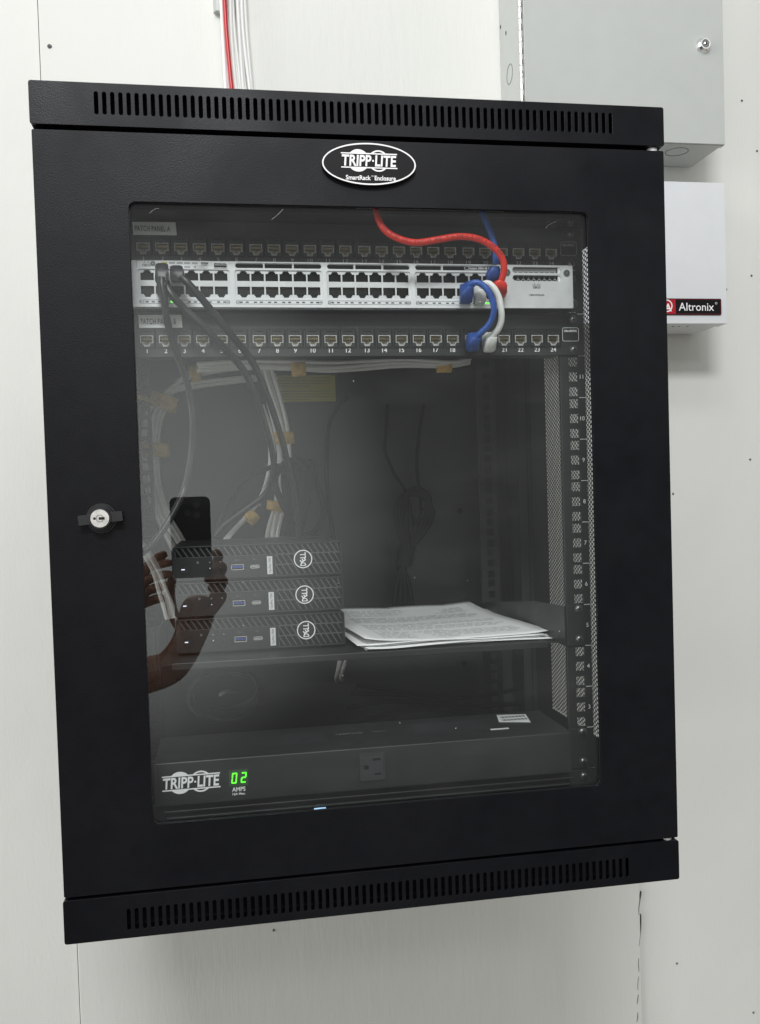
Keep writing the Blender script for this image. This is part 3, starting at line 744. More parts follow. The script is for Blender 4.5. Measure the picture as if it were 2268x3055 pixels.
# ------------------------------------------------------------------ three small computers
PY = .1469
def mini_pc(label):
    x0, x1, z0, z1 = .1003, .2823, .3152, .3512
    t = thing('mini_computer', ((x0 + x1) / 2, PY, z0), label, 'mini computer', 'small computers stacked on the shelf')
    m = MB(); m.box(x0 + .0006, x1 - .0006, PY + .0040, PY + .178, z0 + .0010, z1 - .0004, 'equip'); obj('body', m, t, bevel=.0010)
    A = [(.1024, z1 - .0012), (.1024, z1 - .0116), (.2085, z1 - .0116), (.2085, z0 + .0012), (.2808, z0 + .0012), (.2808, z1 - .0012)]
    m = MB(); m.prism(rr(x0, x1, z0, z1, .0022, 4), PY, PY + .0038, 'plastic', [A[::-1]]); obj('front_panel', m, t, bevel=.0010)
    m = MB(); m.box(.1016, .2814, PY + .00385, PY + .0040, z0 + .0004, z1 - .0006, 'dark')
    rows = [(z1 - .0112, z1 - .0018, .1030, .2800), (z1 - .0224, z1 - .0126, .2095, .2800), (z0 + .0020, z1 - .0238, .2095, .2800)]
    for (a, b, xa, xb) in rows:
        n = int((xb - xa) / .0064)
        for k in range(-1, n + 1):
            q = xa + k * .0064; sl = .0060
            p = [(q, b), (q + .0016, b), (q + .0016 + sl, a), (q + sl, a)]
            p = [(min(max(u, xa), xb), v) for u, v in p]
            if abs(p[0][0] - p[1][0]) < 1e-5 and abs(p[2][0] - p[3][0]) < 1e-5: continue
            q4 = []
            for u in p:
                if not q4 or (abs(u[0] - q4[-1][0]) + abs(u[1] - q4[-1][1])) > 1e-5: q4.append(u)
            if len(q4) > 2: m.prism(q4, PY + .0008, PY + .0024, 'dim_ink2')
    for z in (z1 - .0119, z1 - .0231): m.box(.2090, .2804, PY + .0007, PY + .0022, z - .0006, z + .0006, 'dim_ink2')
    obj('grille', m, t)
    cx, cz = .2396, z1 - .0181
    m = MB(); m.cyl((cx, PY + .0004, cz), .0098, .0030, 'plastic', seg=36); m.ring(cx, cz, .0090, .0101, PY - .0004, PY + .0006, 'white_ink', 40)
    m.text('D', cx, cz - .0056, PY + .0004, .0058, 'white_ink', w=.0037, bold=.03, rot=math.pi / 2); m.text('E', cx - .0002, cz - .0013, PY + .0004, .0058, 'white_ink', w=.0036, bold=.03, rot=math.pi / 2 + .55)
    m.text('L', cx, cz + .0024, PY + .0004, .0058, 'white_ink', w=.0030, bold=.03, rot=math.pi / 2); m.text('L', cx, cz + .0058, PY + .0004, .0058, 'white_ink', w=.0030, bold=.03, rot=math.pi / 2)
    obj('logo', m, t)
    zc = z1 - .0242
    m = MB(); m.cyl((.1135, PY - .0001, zc), .0054, -.0006, 'plastic', seg=28); m.ring(.1135, zc, .0052, .0058, PY - .0004, PY - .0001, 'dark', 28); m.box(.1092, .1128, PY - .0010, PY - .0007, zc - .0005, zc + .0005, 'led_white'); obj('power_button', m, t)
    m = MB(); m.prism(rr(.1619, .1751, zc - .0028, zc + .0032, .0005, 2), PY - .0004, PY - .0001, 'steel', [rr(.1625, .1745, zc - .0022, zc + .0026, .0003, 2)]); m.box(.1625, .1745, PY - .0003, PY - .0001, zc - .0022, zc + .0026, 'dark'); m.box(.1629, .1741, PY - .0007, PY - .0003, zc - .0006, zc + .0018, 'usb_blue'); obj('usb_port', m, t)
    m = MB(); m.prism(rr(.1822, .1921, zc - .0018, zc + .0020, .0017, 4), PY - .0004, PY - .0001, 'steel', [rr(.1829, .1914, zc - .0011, zc + .0013, .0011, 4)]); m.box(.1835, .1908, PY - .0003, PY - .0001, zc - .0004, zc + .0006, 'grey_ink'); obj('usb_c_port', m, t)
    for x in (.1393, .1506):
        m = MB(); m.ring(x, zc - .0003, .0020, .0028, PY - .0004, PY - .0001, 'rail', 20); m.cyl((x, PY - .0001, zc - .0003), .0020, -.0001, 'dark', seg=16); m.dome((x, PY - .0002, zc + .0001), .0007, .0002, 'white_ink' if x < .14 else 'dim_ink', 8, 2); obj('audio_jack', m, t)
    m = MB(); m.box(.2004, .2062, PY - .0003, PY - .0001, z0 + .0030, z1 - .0136, 'sticker'); m.text('OptiPlex 7000', .2033, (z0 + z1) / 2 - .0053, PY - .0003, .0024, 'black_ink', w=.0165, rot=math.pi / 2, thick=.0001); obj('name_sticker', m, t)
    m = MB()
    for x, s in ((.1268, 'D'), (.1393, 'o'), (.1506, 'n')): m.text(s, x, zc + .0070, PY, .0021, 'grey_ink', thick=.0002)
    m.text('SS-C', .1685, zc + .0078, PY, .0020, 'dim_ink', thick=.0002); m.text('SS-', .1868, zc + .0080, PY, .0020, 'dim_ink', thick=.0002)
    obj('icons', m, t)
    return t
pc = mini_pc('topmost small black computer in the stack of three, lifted above the others')
pc2 = dup(pc, (.0004, 0, -.0391), None, 'middle small black computer in the stack of three')
pc3 = dup(pc, (.0008, 0, -.0782), None, 'bottom small black computer in the stack of three, standing on the shelf beside the papers')
for p, zl in ((pc, .3152), (pc2, .2761), (pc3, .2370)):
    m = MB()
    for x in (.118, .264):
        for y in (.160, .300): m.cyl((x, y, zl - .0030), .006, .0036, 'dark', ax='z', seg=14)
    obj('rubber_feet', m, p)

# ------------------------------------------------------------------ papers on the shelf
def sheet(cx, cy, z, rot, curl, seed, m_extra=None):
    rnd = random.Random(seed); nx, ny = 14, 18; V = []
    for j in range(ny + 1):
        for i in range(nx + 1):
            u, v = i / nx - .5, j / ny - .5
            x, y = u * .2159, v * .2794
            h = curl[0] * (u + .5) ** 2 * 0 + curl[1] * max(0, v) ** 2 * 4 + curl[2] * math.cos(u * math.pi * 1.6 + curl[3]) * .5 + curl[4] * max(0, .1 - (u + .5)) * 10 * (1 - (v + .5)) + .0006 * math.sin(7 * u + 5 * v + seed)
            X = cx + x * math.cos(rot) - y * math.sin(rot); Y = cy + x * math.sin(rot) + y * math.cos(rot)
            V.append((X, Y, z + max(h, -.0004)))
    F = [(j * (nx + 1) + i, j * (nx + 1) + i + 1, (j + 1) * (nx + 1) + i + 1, (j + 1) * (nx + 1) + i) for j in range(ny) for i in range(nx)]
    mm = MB(); mm.add(V, F, 'paper', True); return mm, (cx, cy, z, rot, curl)
papers = [(.3960, .2610, .2345, .090, (0, .004, .001, 0, .000)), (.4090, .2560, .2352, .010, (0, .002, .002, .4, .001)), (.3900, .2530, .2362, .135, (0, .003, .002, .8, .002)),
          (.4000, .2650, .2374, .070, (0, .006, .003, .2, .001)), (.3920, .2570, .2386, .055, (0, .003, .003, .9, .002)), (.3960, .2620, .2400, .085, (0, .006, .006, 2.6, .004))]
for k, (cx, cy, z, rot, cu) in enumerate(papers):
    mm, _ = sheet(cx, cy, z, rot, cu, k + 1)
    top = k == len(papers) - 1
    if top:
        # printed lines follow the sheet
        base = list(mm.v); nx, ny = 14, 18
        def on(u, v):
            fu, fv = min(max(u, 0), .999) * nx, min(max(v, 0), .999) * ny; i, j = int(fu), int(fv); a, b = fu - i, fv - j
            g = lambda I, J: Vector(base[J * (nx + 1) + I])
            p = (g(i, j) * (1 - a) + g(i + 1, j) * a) * (1 - b) + (g(i, j + 1) * (1 - a) + g(i + 1, j + 1) * a) * b
            return (p.x, p.y, p.z + .0005)
        rnd = random.Random(5)
        for r_ in range(26):
            v = .08 + r_ * .033; u = .12; end = .86 if r_ % 5 else .5
            if r_ in (6, 13, 14, 20): continue
            while u < end:
                w = rnd.uniform(.02, .07)
                mm.add([on(u, v), on(u + w, v), on(u + w, v + .0055), on(u, v + .0055)], [(0, 1, 2, 3)], 'print_ink'); u += w + .012
    o = obj('sheet_of_paper', mm, None, solid=.00012)
    tag(o, 'topmost printed sheet of the white papers on the shelf' if top else 'white sheet of paper lower in the pile on the shelf', 'paper', 'sheets of paper piled on the shelf')

# ------------------------------------------------------------------ power distribution unit
DY = .0550; dx0, dx1, dz0, dz1 = .0808, .5085, .1018, .1448
pdu = thing('power_strip', (.3, DY, dz0), 'black rack power unit with a green 02 current readout and one outlet on its front', 'power unit')
mb = MB(); mb.box(dx0, dx1, DY, .1600, dz0, dz1, 'equip'); obj('housing', mb, pdu, bevel=.0010)
for x0, x1 in ((.0590, .0806), (.5088, .5410)):
    m = MB(); m.box(x0, x1, RY - .0020, RY - .0002, Z0 + .0006, Z0 + .0440, 'equip')
    e = obj('mounting_ear', m, pdu, bevel=.0006)
    for z in (Z0 + .0400, Z0 + .0075): screw(.5290 if x0 > .3 else .0711, z, RY - .0020, e, .0046)
mb = MB(); brand_logo(mb, .1155, .1243, .0560, DY); obj('logo', mb, pdu)
mb = MB(); mb.box(.1520, .1708, DY - .0006, DY - .0001, .1165, .1330, 'display')
def seg7(m, cx, cz, w, h, segs, mt, sl=.10):
    t = w * .235
    S = {'a': (-w / 2 + t * .4, w / 2 - t * .4, h / 2 - t, h / 2), 'g': (-w / 2 + t * .6, w / 2 - t * .6, -t / 2, t / 2), 'd': (-w / 2 + t * .4, w / 2 - t * .4, -h / 2, -h / 2 + t),
         'f': (-w / 2, -w / 2 + t, t * .25, h / 2 - t * .45), 'b': (w / 2 - t, w / 2, t * .25, h / 2 - t * .45), 'e': (-w / 2, -w / 2 + t, -h / 2 + t * .45, -t * .25), 'c': (w / 2 - t, w / 2, -h / 2 + t * .45, -t * .25)}
    for s in segs:
        a, b, c, d = S[s]; m.prism([(cx + a + c * sl, cz + c), (cx + b + c * sl, cz + c), (cx + b + d * sl, cz + d), (cx + a + d * sl, cz + d)], DY - .0009, DY - .0006, mt)
seg7(mb, .1573, .1248, .0052, .0105, 'abcdef', 'led_seg'); seg7(mb, .1664, .1248, .0052, .0105, 'abged', 'led_seg')
obj('current_display', mb, pdu, 'small display window showing 02 in green digits')
mb = MB(); mb.text('AMPS', .1612, .1133, DY, .0042, 'white_ink', w=.0130, bold=.012); mb.text('12A Max.', .1612, .1087, DY, .0020, 'white_ink', w=.0125, bold=.02); obj('printing', mb, pdu)
mb = MB(); sx0, sx1, sz0, sz1 = .2828, .3082, .1112, .1392
mb.prism(rr(sx0, sx1, sz0, sz1, .0008, 2), DY - .0016, DY - .0001, 'outlet', [rr(sx0 + .0012, sx1 - .0012, sz0 + .0012, sz1 - .0012, .0006, 2)])
mb.prism(rr(sx0 + .0013, sx1 - .0013, sz0 + .0013, sz1 - .0013, .0006, 2), DY - .0010, DY - .0002, 'outlet', [[(.2962, .1312), (.3042, .1312), (.3042, .1334), (.2962, .1334)], [(.2974, .1162), (.3046, .1162), (.3046, .1184), (.2974, .1184)], rr(.2868, .2920, .1222, .1268, .0020, 4)])
mb.box(sx0 + .0014, sx1 - .0014, DY - .00016, DY - .0001, sz0 + .0014, sz1 - .0014, 'dark')
obj('outlet', mb, pdu, bevel=.0002, bseg=1)
def topmap(x, y, z): return (x, z, dz1 - (y - 0) + .0002)      # (x, offset, depth) lying on the top face
mb = MB()
mb.prism([(.4480, .1180), (.4810, .1070), (.4870, .1440), (.4545, .1500)][::-1], .0000, .0003, 'sticker', mp=lambda x, y, z: (x, z, dz1 + .0002 + y))
for r_ in range(2):
    for k in range(22):
        w = .0003 + .0004 * ((k * 7 + r_ * 3) % 3); x = .4530 + k * .00135; y0 = .1195 + r_ * .0130
        mb.prism([(x, y0), (x + w, y0), (x + w, y0 + .0070), (x, y0 + .0070)], 0, .0001, 'black_ink', mp=lambda X, Y, Z: (X + (Z - .12) * .1, Z, dz1 + .0006 + Y))
obj('barcode_sticker', mb, pdu)
mb = MB(); lay = lambda X, Y, Z: (X, Z, dz1 + .0004 + Y * 0)
mb.prism([(.4300, .0860), (.4500, .0860), (.4500, .0905), (.4300, .0905)], 0, .0002, 'sticker', mp=lambda x, y, z: (x, z, dz1 + .0002 + y))
for i in range(6):
    mb.text('CAUTION ELECTRIC SHOCK RISK DO NOT OPEN', .3500, .0950 + i * .0075, 0, .0030, 'faint_ink', w=.080 - i * .002, align='L', mp=lay)
    mb.text('INDOOR USE ONLY DRY LOCATIONS', .2050, .0920 + i * .0075, 0, .0030, 'faint_ink', w=.048, align='L', mp=lay)
mb.text('TRIPP-LITE', .2650, .1150, 0, .0060, 'dim_ink', w=.030, align='L', mp=lay, bold=.02); mb.text('PDUMH15', .3050, .1160, 0, .0050, 'dim_ink', w=.018, align='L', mp=lay)
obj('top_print', mb, pdu)
# blank ribbed panel below
bp = thing('blank_panel', (.3, RY, .0547), 'black ribbed blank panel in the lowest rack space under the power unit', 'blank panel')
mb = MB(); mb.box(.0590, .5410, RY - .0020, RY - .0002, .0547, .0972, 'equip')
mb.box(.0880, .5120, .0620, RY - .0022, .0930, .0945, 'equip'); mb.box(.0900, .5100, .0660, RY - .0022, .0850, .0868, 'equip'); mb.box(.0900, .3300, .0640, RY - .0022, .0795, .0806, 'equip')
obj('plate', mb, bp, bevel=.0005)
screw(.5290, .0900, RY - .0020, bp); screw(.0711, .0900, RY - .0020, bp)
# ------------------------------------------------------------------ cables
def cable(pts, r, m, label, group=None, cat='cable', name='cable', seg=10):
    t = MB(); t.tube(pts, r, m, seg, 8); o = obj(name, t); return tag(o, label, cat, group)
def loft(rings, m, mb_):
    """rings of (centre, half width vector, half height vector) skinned as rounded blocks"""
    V = []; n = 20
    for c, a, b in rings:
        c, a, b = Vector(c), Vector(a), Vector(b)
        for k in range(n):
            t = 2 * math.pi * (k + .5) / n; u, v = math.cos(t), math.sin(t)
            p = 6.0; s_ = (abs(u) ** p + abs(v) ** p) ** (-1 / p)
            V.append(c + a * u * s_ + b * v * s_)
    F = [(i * n + k, i * n + (k + 1) % n, (i + 1) * n + (k + 1) % n, (i + 1) * n + k) for i in range(len(rings) - 1) for k in range(n)]
    mb_.add(V, F, m, True); mb_.add(V[:n] + V[-n:], [tuple(range(n))[::-1], tuple(range(n, 2 * n))], m)
def patch_lead(root_loc, label, cable_pts, r, jm, boots, group=None):
    """lead = jacket part plus one plug boot part at each end"""
    t = thing('patch_cable', root_loc, label, 'patch cable', group)
    q = MB(); q.tube(cable_pts, r, jm, 12, 10); obj('jacket', q, t)
    for rings, bm in boots:
        q = MB(); loft(rings, bm, q); obj('plug', q, t, bevel=.0)
    return t
def boot(p, d, w=.0062, h=.0058, L1=.017, m='blue_boot', up=(0, 0, 1)):
    """boot rings: from the port mouth p outwards along d"""
    p, d = Vector(p), Vector(d).normalized(); y = Vector((0, -1, 0)); rings = []
    side = d.cross(Vector(up)); side = side.normalized() if side.length > 1e-4 else Vector((1, 0, 0)); uv = side.cross(d).normalized()
    for t, s in ((0, .92), (.10, 1.0), (.55, 1.0), (.8, .86), (1.0, .62)): rings.append((p + d * (L1 * t), side * (w * s), uv * (h * s)))
    return (rings, m)
def print_along(pts, st, s0, h, r, m, parent):
    P = [Vector(p) for p in pts]; C = []; n = len(P)
    for i in range(n - 1):
        p0, p1, p2, p3 = P[max(i - 1, 0)], P[i], P[i + 1], P[min(i + 2, n - 1)]
        for k in range(10):
            t = k / 10; C.append(.5 * ((2 * p1) + (p2 - p0) * t + (2 * p0 - 5 * p1 + 4 * p2 - p3) * t * t + (3 * p1 - p0 - 3 * p2 + p3) * t ** 3))
    q = MB(); acc = 0; j = 0; s = s0
    for ch in st:
        while j < len(C) - 2 and acc + (C[j + 1] - C[j]).length < s: acc += (C[j + 1] - C[j]).length; j += 1
        if ch != ' ':
            T = (C[j + 1] - C[j]); c = C[j] + T * max(0, min(1, (s - acc) / T.length))
            q.text(ch, c.x, c.z, c.y - r, h, m, rot=math.atan2(T.z, T.x), thick=.0002)
        s += h * .95
    return obj('jacket_print', q, parent)
# red cable from the top appliance down to the switch
def rg(c, hx, hz, hy=0.0, sx=0.0): return (Vector(c), Vector((hx, 0, sx)), Vector((0, hy, hz)))
red_t = patch_lead((.40, .02, .62), 'thick red network cable with printed jacket, looping across the upper patch panel', [(0.3162, 0.0480, 0.6975), (0.3132, 0.0300, 0.6785), (0.3142, 0.0220, 0.6651), (0.3207, 0.0200, 0.6546), (0.3328, 0.0180, 0.6472), (0.3493, 0.0170, 0.6436), (0.3697, 0.0160, 0.6464), (0.3902, 0.0150, 0.6495), (0.4086, 0.0150, 0.6481), (0.4241, 0.0160, 0.6414), (0.4347, 0.0180, 0.6313), (0.4381, 0.0210, 0.6199), (0.4365, 0.0260, 0.6098)], .0033, 'red',
           [([rg((0.4437, 0.0560, 0.6039), .0055, .0045), rg((0.4411, 0.0440, 0.6027), .0056, .0050), rg((0.4382, 0.0340, 0.6033), .0058, .0046, .004), rg((0.4358, 0.0290, 0.6054), .0064, .0022, .0050, -.002), rg((0.4359, 0.0275, 0.6074), .0062, .0008, .0050, -.002), rg((0.4366, 0.0265, 0.6094), .0040, .0006, .0038, -.001)], 'red')])
print_along([(0.3162, 0.0480, 0.6975), (0.3132, 0.0300, 0.6785), (0.3142, 0.0220, 0.6651), (0.3207, 0.0200, 0.6546), (0.3328, 0.0180, 0.6472), (0.3493, 0.0170, 0.6436), (0.3697, 0.0160, 0.6464), (0.3902, 0.0150, 0.6495), (0.4086, 0.0150, 0.6481), (0.4241, 0.0160, 0.6414), (0.4347, 0.0180, 0.6313), (0.4381, 0.0210, 0.6199), (0.4365, 0.0260, 0.6098)], 'VERIFIED (UL) E467139 ANSI/TIA-568-C.2 CAT.6 UTP 4PR', .050, .0026, .0033, 'red_print', red_t)
patch_lead((.43, .03, .65), 'blue network cable coming down from the top, passing behind the red cable', [(0.4227, 0.0500, 0.6938), (0.4243, 0.0400, 0.6770), (0.4288, 0.0340, 0.6594), (0.4328, 0.0330, 0.6433), (0.4331, 0.0340, 0.6275)], .0032, 'blue',
           [([rg((0.4355, 0.0552, 0.6168), .0060, .0052), rg((0.4326, 0.0450, 0.6159), .0064, .0058), rg((0.4311, 0.0380, 0.6161), .0068, .0056, .003), rg((0.4305, 0.0340, 0.6188), .0066, .0018, .0050), rg((0.4314, 0.0335, 0.6224), .0060, .0008, .0050), rg((0.4324, 0.0335, 0.6256), .0040, .0006, .0040)], 'blue_boot')])
patch_lead((.42, .03, .59), 'short blue patch cable arching from the switch down to the lower patch panel', [(0.4027, 0.0220, 0.6049), (0.4052, 0.0190, 0.6057), (0.4096, 0.0180, 0.6059), (0.4149, 0.0170, 0.6030), (0.4196, 0.0160, 0.5975), (0.4234, 0.0170, 0.5901), (0.4254, 0.0180, 0.5835), (0.4258, 0.0200, 0.5772), (0.4244, 0.0240, 0.5702), (0.4211, 0.0280, 0.5646), (0.4162, 0.0330, 0.5600), (0.4127, 0.0380, 0.5567)], .0031, 'blue',
           [([rg((0.4064, 0.0552, 0.5984), .0060, .0054), rg((0.4034, 0.0420, 0.5970), .0063, .0072), rg((0.4013, 0.0320, 0.5972), .0063, .0088, .003), rg((0.4001, 0.0250, 0.6002), .0062, .0070, .005), rg((0.4013, 0.0220, 0.6036), .0050, .0046, .004, .002), rg((0.4037, 0.0205, 0.6051), .0036, .0036, .003)], 'blue_boot'),
            ([rg((0.4163, 0.0740, 0.5547), .0062, .0060), rg((0.4130, 0.0580, 0.5521), .0062, .0076), rg((0.4114, 0.0480, 0.5524), .0062, .0088, .003), rg((0.4103, 0.0420, 0.5551), .0060, .0060, .005), rg((0.4120, 0.0390, 0.5569), .0046, .0044, .004, -.001), rg((0.4135, 0.0375, 0.5576), .0036, .0036, .003)], 'blue_boot')])
patch_lead((.44, .03, .59), 'short white patch cable arching beside the blue one down to the lower patch panel', [(0.4177, 0.0340, 0.6045), (0.4195, 0.0300, 0.6073), (0.4234, 0.0270, 0.6071), (0.4270, 0.0250, 0.6036), (0.4303, 0.0240, 0.5984), (0.4330, 0.0240, 0.5920), (0.4342, 0.0240, 0.5848), (0.4353, 0.0250, 0.5773), (0.4355, 0.0280, 0.5696), (0.4336, 0.0320, 0.5630), (0.4301, 0.0370, 0.5584), (0.4283, 0.0390, 0.5564)], .0032, 'wcable',
           [([rg((0.4209, 0.0552, 0.5985), .0060, .0054), rg((0.4183, 0.0440, 0.5970), .0062, .0070), rg((0.4172, 0.0380, 0.5981), .0060, .0082, .003), rg((0.4169, 0.0350, 0.6016), .0056, .0050, .004), rg((0.4181, 0.0335, 0.6049), .0038, .0036, .003)], 'wcable'),
            ([rg((0.4342, 0.0740, 0.5546), .0062, .0060), rg((0.4301, 0.0580, 0.5516), .0062, .0080), rg((0.4283, 0.0480, 0.5519), .0062, .0090, .003), rg((0.4281, 0.0420, 0.5555), .0060, .0050, .005), rg((0.4289, 0.0395, 0.5574), .0050, .0040, .004, -.001), rg((0.4299, 0.0380, 0.5581), .0038, .0036, .003)], 'wcable')])
# three thick black cables from the left of the switch
def black_lead(pts, plug, label, r=.0036):
    t = thing('network_cable', pts[0], label, 'network cable', 'black cables plugged into the left of the switch')
    q = MB(); q.tube(pts, r, 'bcable', 12, 8); obj('jacket', q, t)
    q = MB(); loft(plug, 'plug_black', q); obj('plug', q, t)
def plug_at(a, b, c, d, e): return [rg(a, .0058, .0056), rg(b, .0062, .0080), rg(c, .0062, .0086, .002), rg(d, .0060, .0050, .0045), rg(e, .0042, .0014, .0040)]
black_lead([(0.1068, 0.0300, 0.6103), (0.1070, 0.0280, 0.6030), (0.1087, 0.0280, 0.5901), (0.1096, 0.0320, 0.5763), (0.1121, 0.0450, 0.5609), (0.1171, 0.0600, 0.5434), (0.1235, 0.0800, 0.5235), (0.1275, 0.0950, 0.5022), (0.1288, 0.1000, 0.4793), (0.1267, 0.1100, 0.4565), (0.1226, 0.1100, 0.4329), (0.1167, 0.1100, 0.4117), (0.1082, 0.1000, 0.3931), (0.0957, 0.0900, 0.3727), (0.0824, 0.0800, 0.3561), (0.0674, 0.0700, 0.3463)], plug_at((0.1064, 0.0552, 0.6213), (0.1066, 0.0450, 0.6198), (0.1071, 0.0350, 0.6174), (0.1067, 0.0310, 0.6105), (0.1070, 0.0290, 0.6040)), 'leftmost black cable from the switch, hanging straight down and curving left', .0035)
black_lead([(0.1110, 0.0330, 0.6032), (0.1162, 0.0310, 0.5938), (0.1271, 0.0340, 0.5819), (0.1428, 0.0360, 0.5667), (0.1606, 0.0450, 0.5489), (0.1803, 0.0750, 0.5302), (0.1945, 0.1200, 0.5063), (0.2057, 0.1800, 0.4792), (0.2143, 0.2300, 0.4532), (0.2160, 0.2600, 0.4297), (0.2059, 0.2900, 0.4052), (0.1804, 0.3100, 0.3859), (0.1571, 0.3300, 0.3690), (0.1450, 0.3400, 0.3544)], plug_at((0.1066, 0.0552, 0.6046), (0.1071, 0.0470, 0.6037), (0.1080, 0.0400, 0.6030), (0.1098, 0.0350, 0.5994), (0.1124, 0.0330, 0.5955)), 'middle black cable from the lower port of the switch, slanting right behind the shelf')
black_lead([(0.1250, 0.0300, 0.6113), (0.1308, 0.0280, 0.6053), (0.1417, 0.0300, 0.5929), (0.1519, 0.0340, 0.5807), (0.1694, 0.0450, 0.5599), (0.1888, 0.0750, 0.5398), (0.2039, 0.1200, 0.5134), (0.2181, 0.1800, 0.4841), (0.2303, 0.2300, 0.4501), (0.2399, 0.2700, 0.4125), (0.2447, 0.2900, 0.3783), (0.2471, 0.3000, 0.3435)], plug_at((0.1198, 0.0552, 0.6197), (0.1202, 0.0450, 0.6177), (0.1206, 0.0350, 0.6154), (0.1224, 0.0310, 0.6115), (0.1270, 0.0290, 0.6081)), 'rightmost black cable from the switch, slanting down right in front of the white bundle')
# white cable bundles inside
rnd = random.Random(11)
def bundle(paths, n, spread, r, m, label, group, seed, cat='cable', amp=.004, flatx=1.0):
    rn = random.Random(seed)
    for k in range(n):
        a = 2 * math.pi * k / n + rn.uniform(-.3, .3); rad = spread * (.55 + .45 * rn.random()) if k else 0
        ox, oy = math.cos(a) * rad * flatx, math.sin(a) * rad * .6
        pts = []
        for i, p in enumerate(paths):
            w = amp * math.sin(i * 1.3 + k * 2.1)
            pts.append((p[0] + ox * p[3] + w * .35, p[1] + oy, p[2] + ox * p[4] + w * .2))
        cable(pts, r, m, label, group, cat, 'network_cable', 8)
bundle([(0.2334, 0.4300, 0.5839, 0, 1.6), (0.1831, 0.4300, 0.5799, 0.3, 1.6), (0.1334, 0.4300, 0.5727, 0.6, 1.5), (0.1024, 0.4300, 0.5618, 1, 1.2), (0.0817, 0.4300, 0.5422, 1.1, 0.5), (0.0679, 0.4300, 0.5157, 1.1, 0), (0.0639, 0.4300, 0.4879, 1, 0), (0.0625, 0.4300, 0.4507, 1, 0), (0.0653, 0.4300, 0.4133, 0.9, 0), (0.0750, 0.4200, 0.3789, 0.9, 0), (0.0885, 0.4100, 0.3539, 1, 0), (0.1014, 0.4000, 0.3323, 1, 0)], 8, .013, .0027, 'gcable', 'white cable of the bundle looping down behind the left front rail', 'white cables in the left bundle', 4)
bundle([(0.2164, 0.4000, 0.5817, 1, 0), (0.2261, 0.4100, 0.5458, 1, 0), (0.2376, 0.4200, 0.5027, 1, 0), (0.2426, 0.4200, 0.4648, 0.9, 0), (0.2415, 0.4200, 0.4333, 0.9, 0), (0.2339, 0.4200, 0.3956, 0.8, 0), (0.2236, 0.4100, 0.3645, 0.8, 0), (0.2171, 0.4000, 0.3339, 0.8, 0)], 7, .012, .0027, 'gcable', 'white cable of the bundle hanging down the middle behind the black cables', 'white cables in the middle bundle', 9)
bundle([(0.2106, 0.3800, 0.5243, 1, 0), (0.2212, 0.3800, 0.4816, 1, 0), (0.2212, 0.3800, 0.4450, 1, 0), (0.2092, 0.3700, 0.4086, 1, 0), (0.1900, 0.3600, 0.3820, 1, 0.4), (0.1654, 0.3500, 0.3575, 1, 0.6), (0.1502, 0.3400, 0.3395, 1, 0.6)], 3, .005, .0027, 'gcable', 'white cable branching off the middle bundle down to the left', 'white cables branching to the left', 2)
bundle([(0.3094, 0.3600, 0.2032, 1, 0), (0.3054, 0.3700, 0.1771, 1, 0), (0.3039, 0.4000, 0.1543, 1, 0), (0.3129, 0.4700, 0.1341, 1, 0)], 5, .009, .0027, 'gcable', 'white cable hanging below the shelf', 'white cables showing below the shelf', 6)
bundle([(0.1293, 0.3600, 0.5725, 0, 1), (0.1938, 0.3600, 0.5756, 0, 1), (0.2534, 0.3600, 0.5735, 0, 1), (0.3029, 0.3700, 0.5733, 0, 1), (0.3540, 0.3800, 0.5774, 0, 1), (0.4046, 0.3800, 0.5802, 0, 1), (0.4711, 0.3900, 0.5788, 0, 0.6), (0.5000, 0.4000, 0.5838, 0, 0.6)], 6, .010, .0026, 'gcable', 'white cable running along behind the lower patch panel', 'white cables behind the lower patch panel', 3)
bundle([(0.0354, 0.3600, 0.3666, 1, 0), (0.0552, 0.3700, 0.3388, 1, 0), (0.0691, 0.3800, 0.3107, 1, 0), (0.0780, 0.3800, 0.2831, 1, 0), (0.0852, 0.3800, 0.2555, 1, 0), (0.0888, 0.3800, 0.2250, 1, 0)], 5, .0095, .0026, 'gcable', 'white cable curling behind the bottom of the left rail beside the computers', 'white cables beside the computers', 8)
# straps
def strap(c, ax, r1, r2, w, label):
    q = MB(); c = Vector(c); ax = Vector(ax).normalized(); u = ax.cross(Vector((0, 1, 0))).normalized(); v = ax.cross(u).normalized(); n = 20; V = []
    for t in (-.5, -.25, 0, .25, .5):
        for k in range(n):
            a = 2 * math.pi * k / n; f = 1 + .05 * math.sin(3 * a + t * 3)
            V.append(c + ax * (w * t) + u * (r1 * f * math.cos(a)) + v * (r2 * f * math.sin(a)))
    F = [(i * n + k, i * n + (k + 1) % n, (i + 1) * n + (k + 1) % n, (i + 1) * n + k) for i in range(4) for k in range(n)]
    q.add(V, F, 'velcro', True); o = obj('cable_strap', q, None, solid=.0012); return tag(o, label, 'cable strap', 'tan cable straps round the white cables')
strap((0.0784, 0.4300, 0.5354), (-0.0034, 0.0000, -0.0099), 0.02, 0.012, 0.02, 'wide tan cable strap round the left white bundle, with a tail over the rail')
strap((0.0662, 0.4300, 0.4705), (-0.0004, 0.0000, -0.0106), 0.0185, 0.011, 0.018, 'narrow tan strap lower on the left white bundle')
strap((0.2401, 0.4200, 0.4825), (0.0002, 0.0000, -0.0113), 0.0135, 0.01, 0.016, 'tan strap on the middle white bundle below the yellow label')
strap((0.1910, 0.3580, 0.3766), (-0.0105, -0.0030, -0.0103), 0.0085, 0.008, 0.013, 'tan strap on the white cables branching left above the computers')
strap((0.2247, 0.4150, 0.3896), (-0.0029, 0.0000, -0.0125), 0.011, 0.01, 0.013, 'tan strap on the middle white bundle beside the black cords')
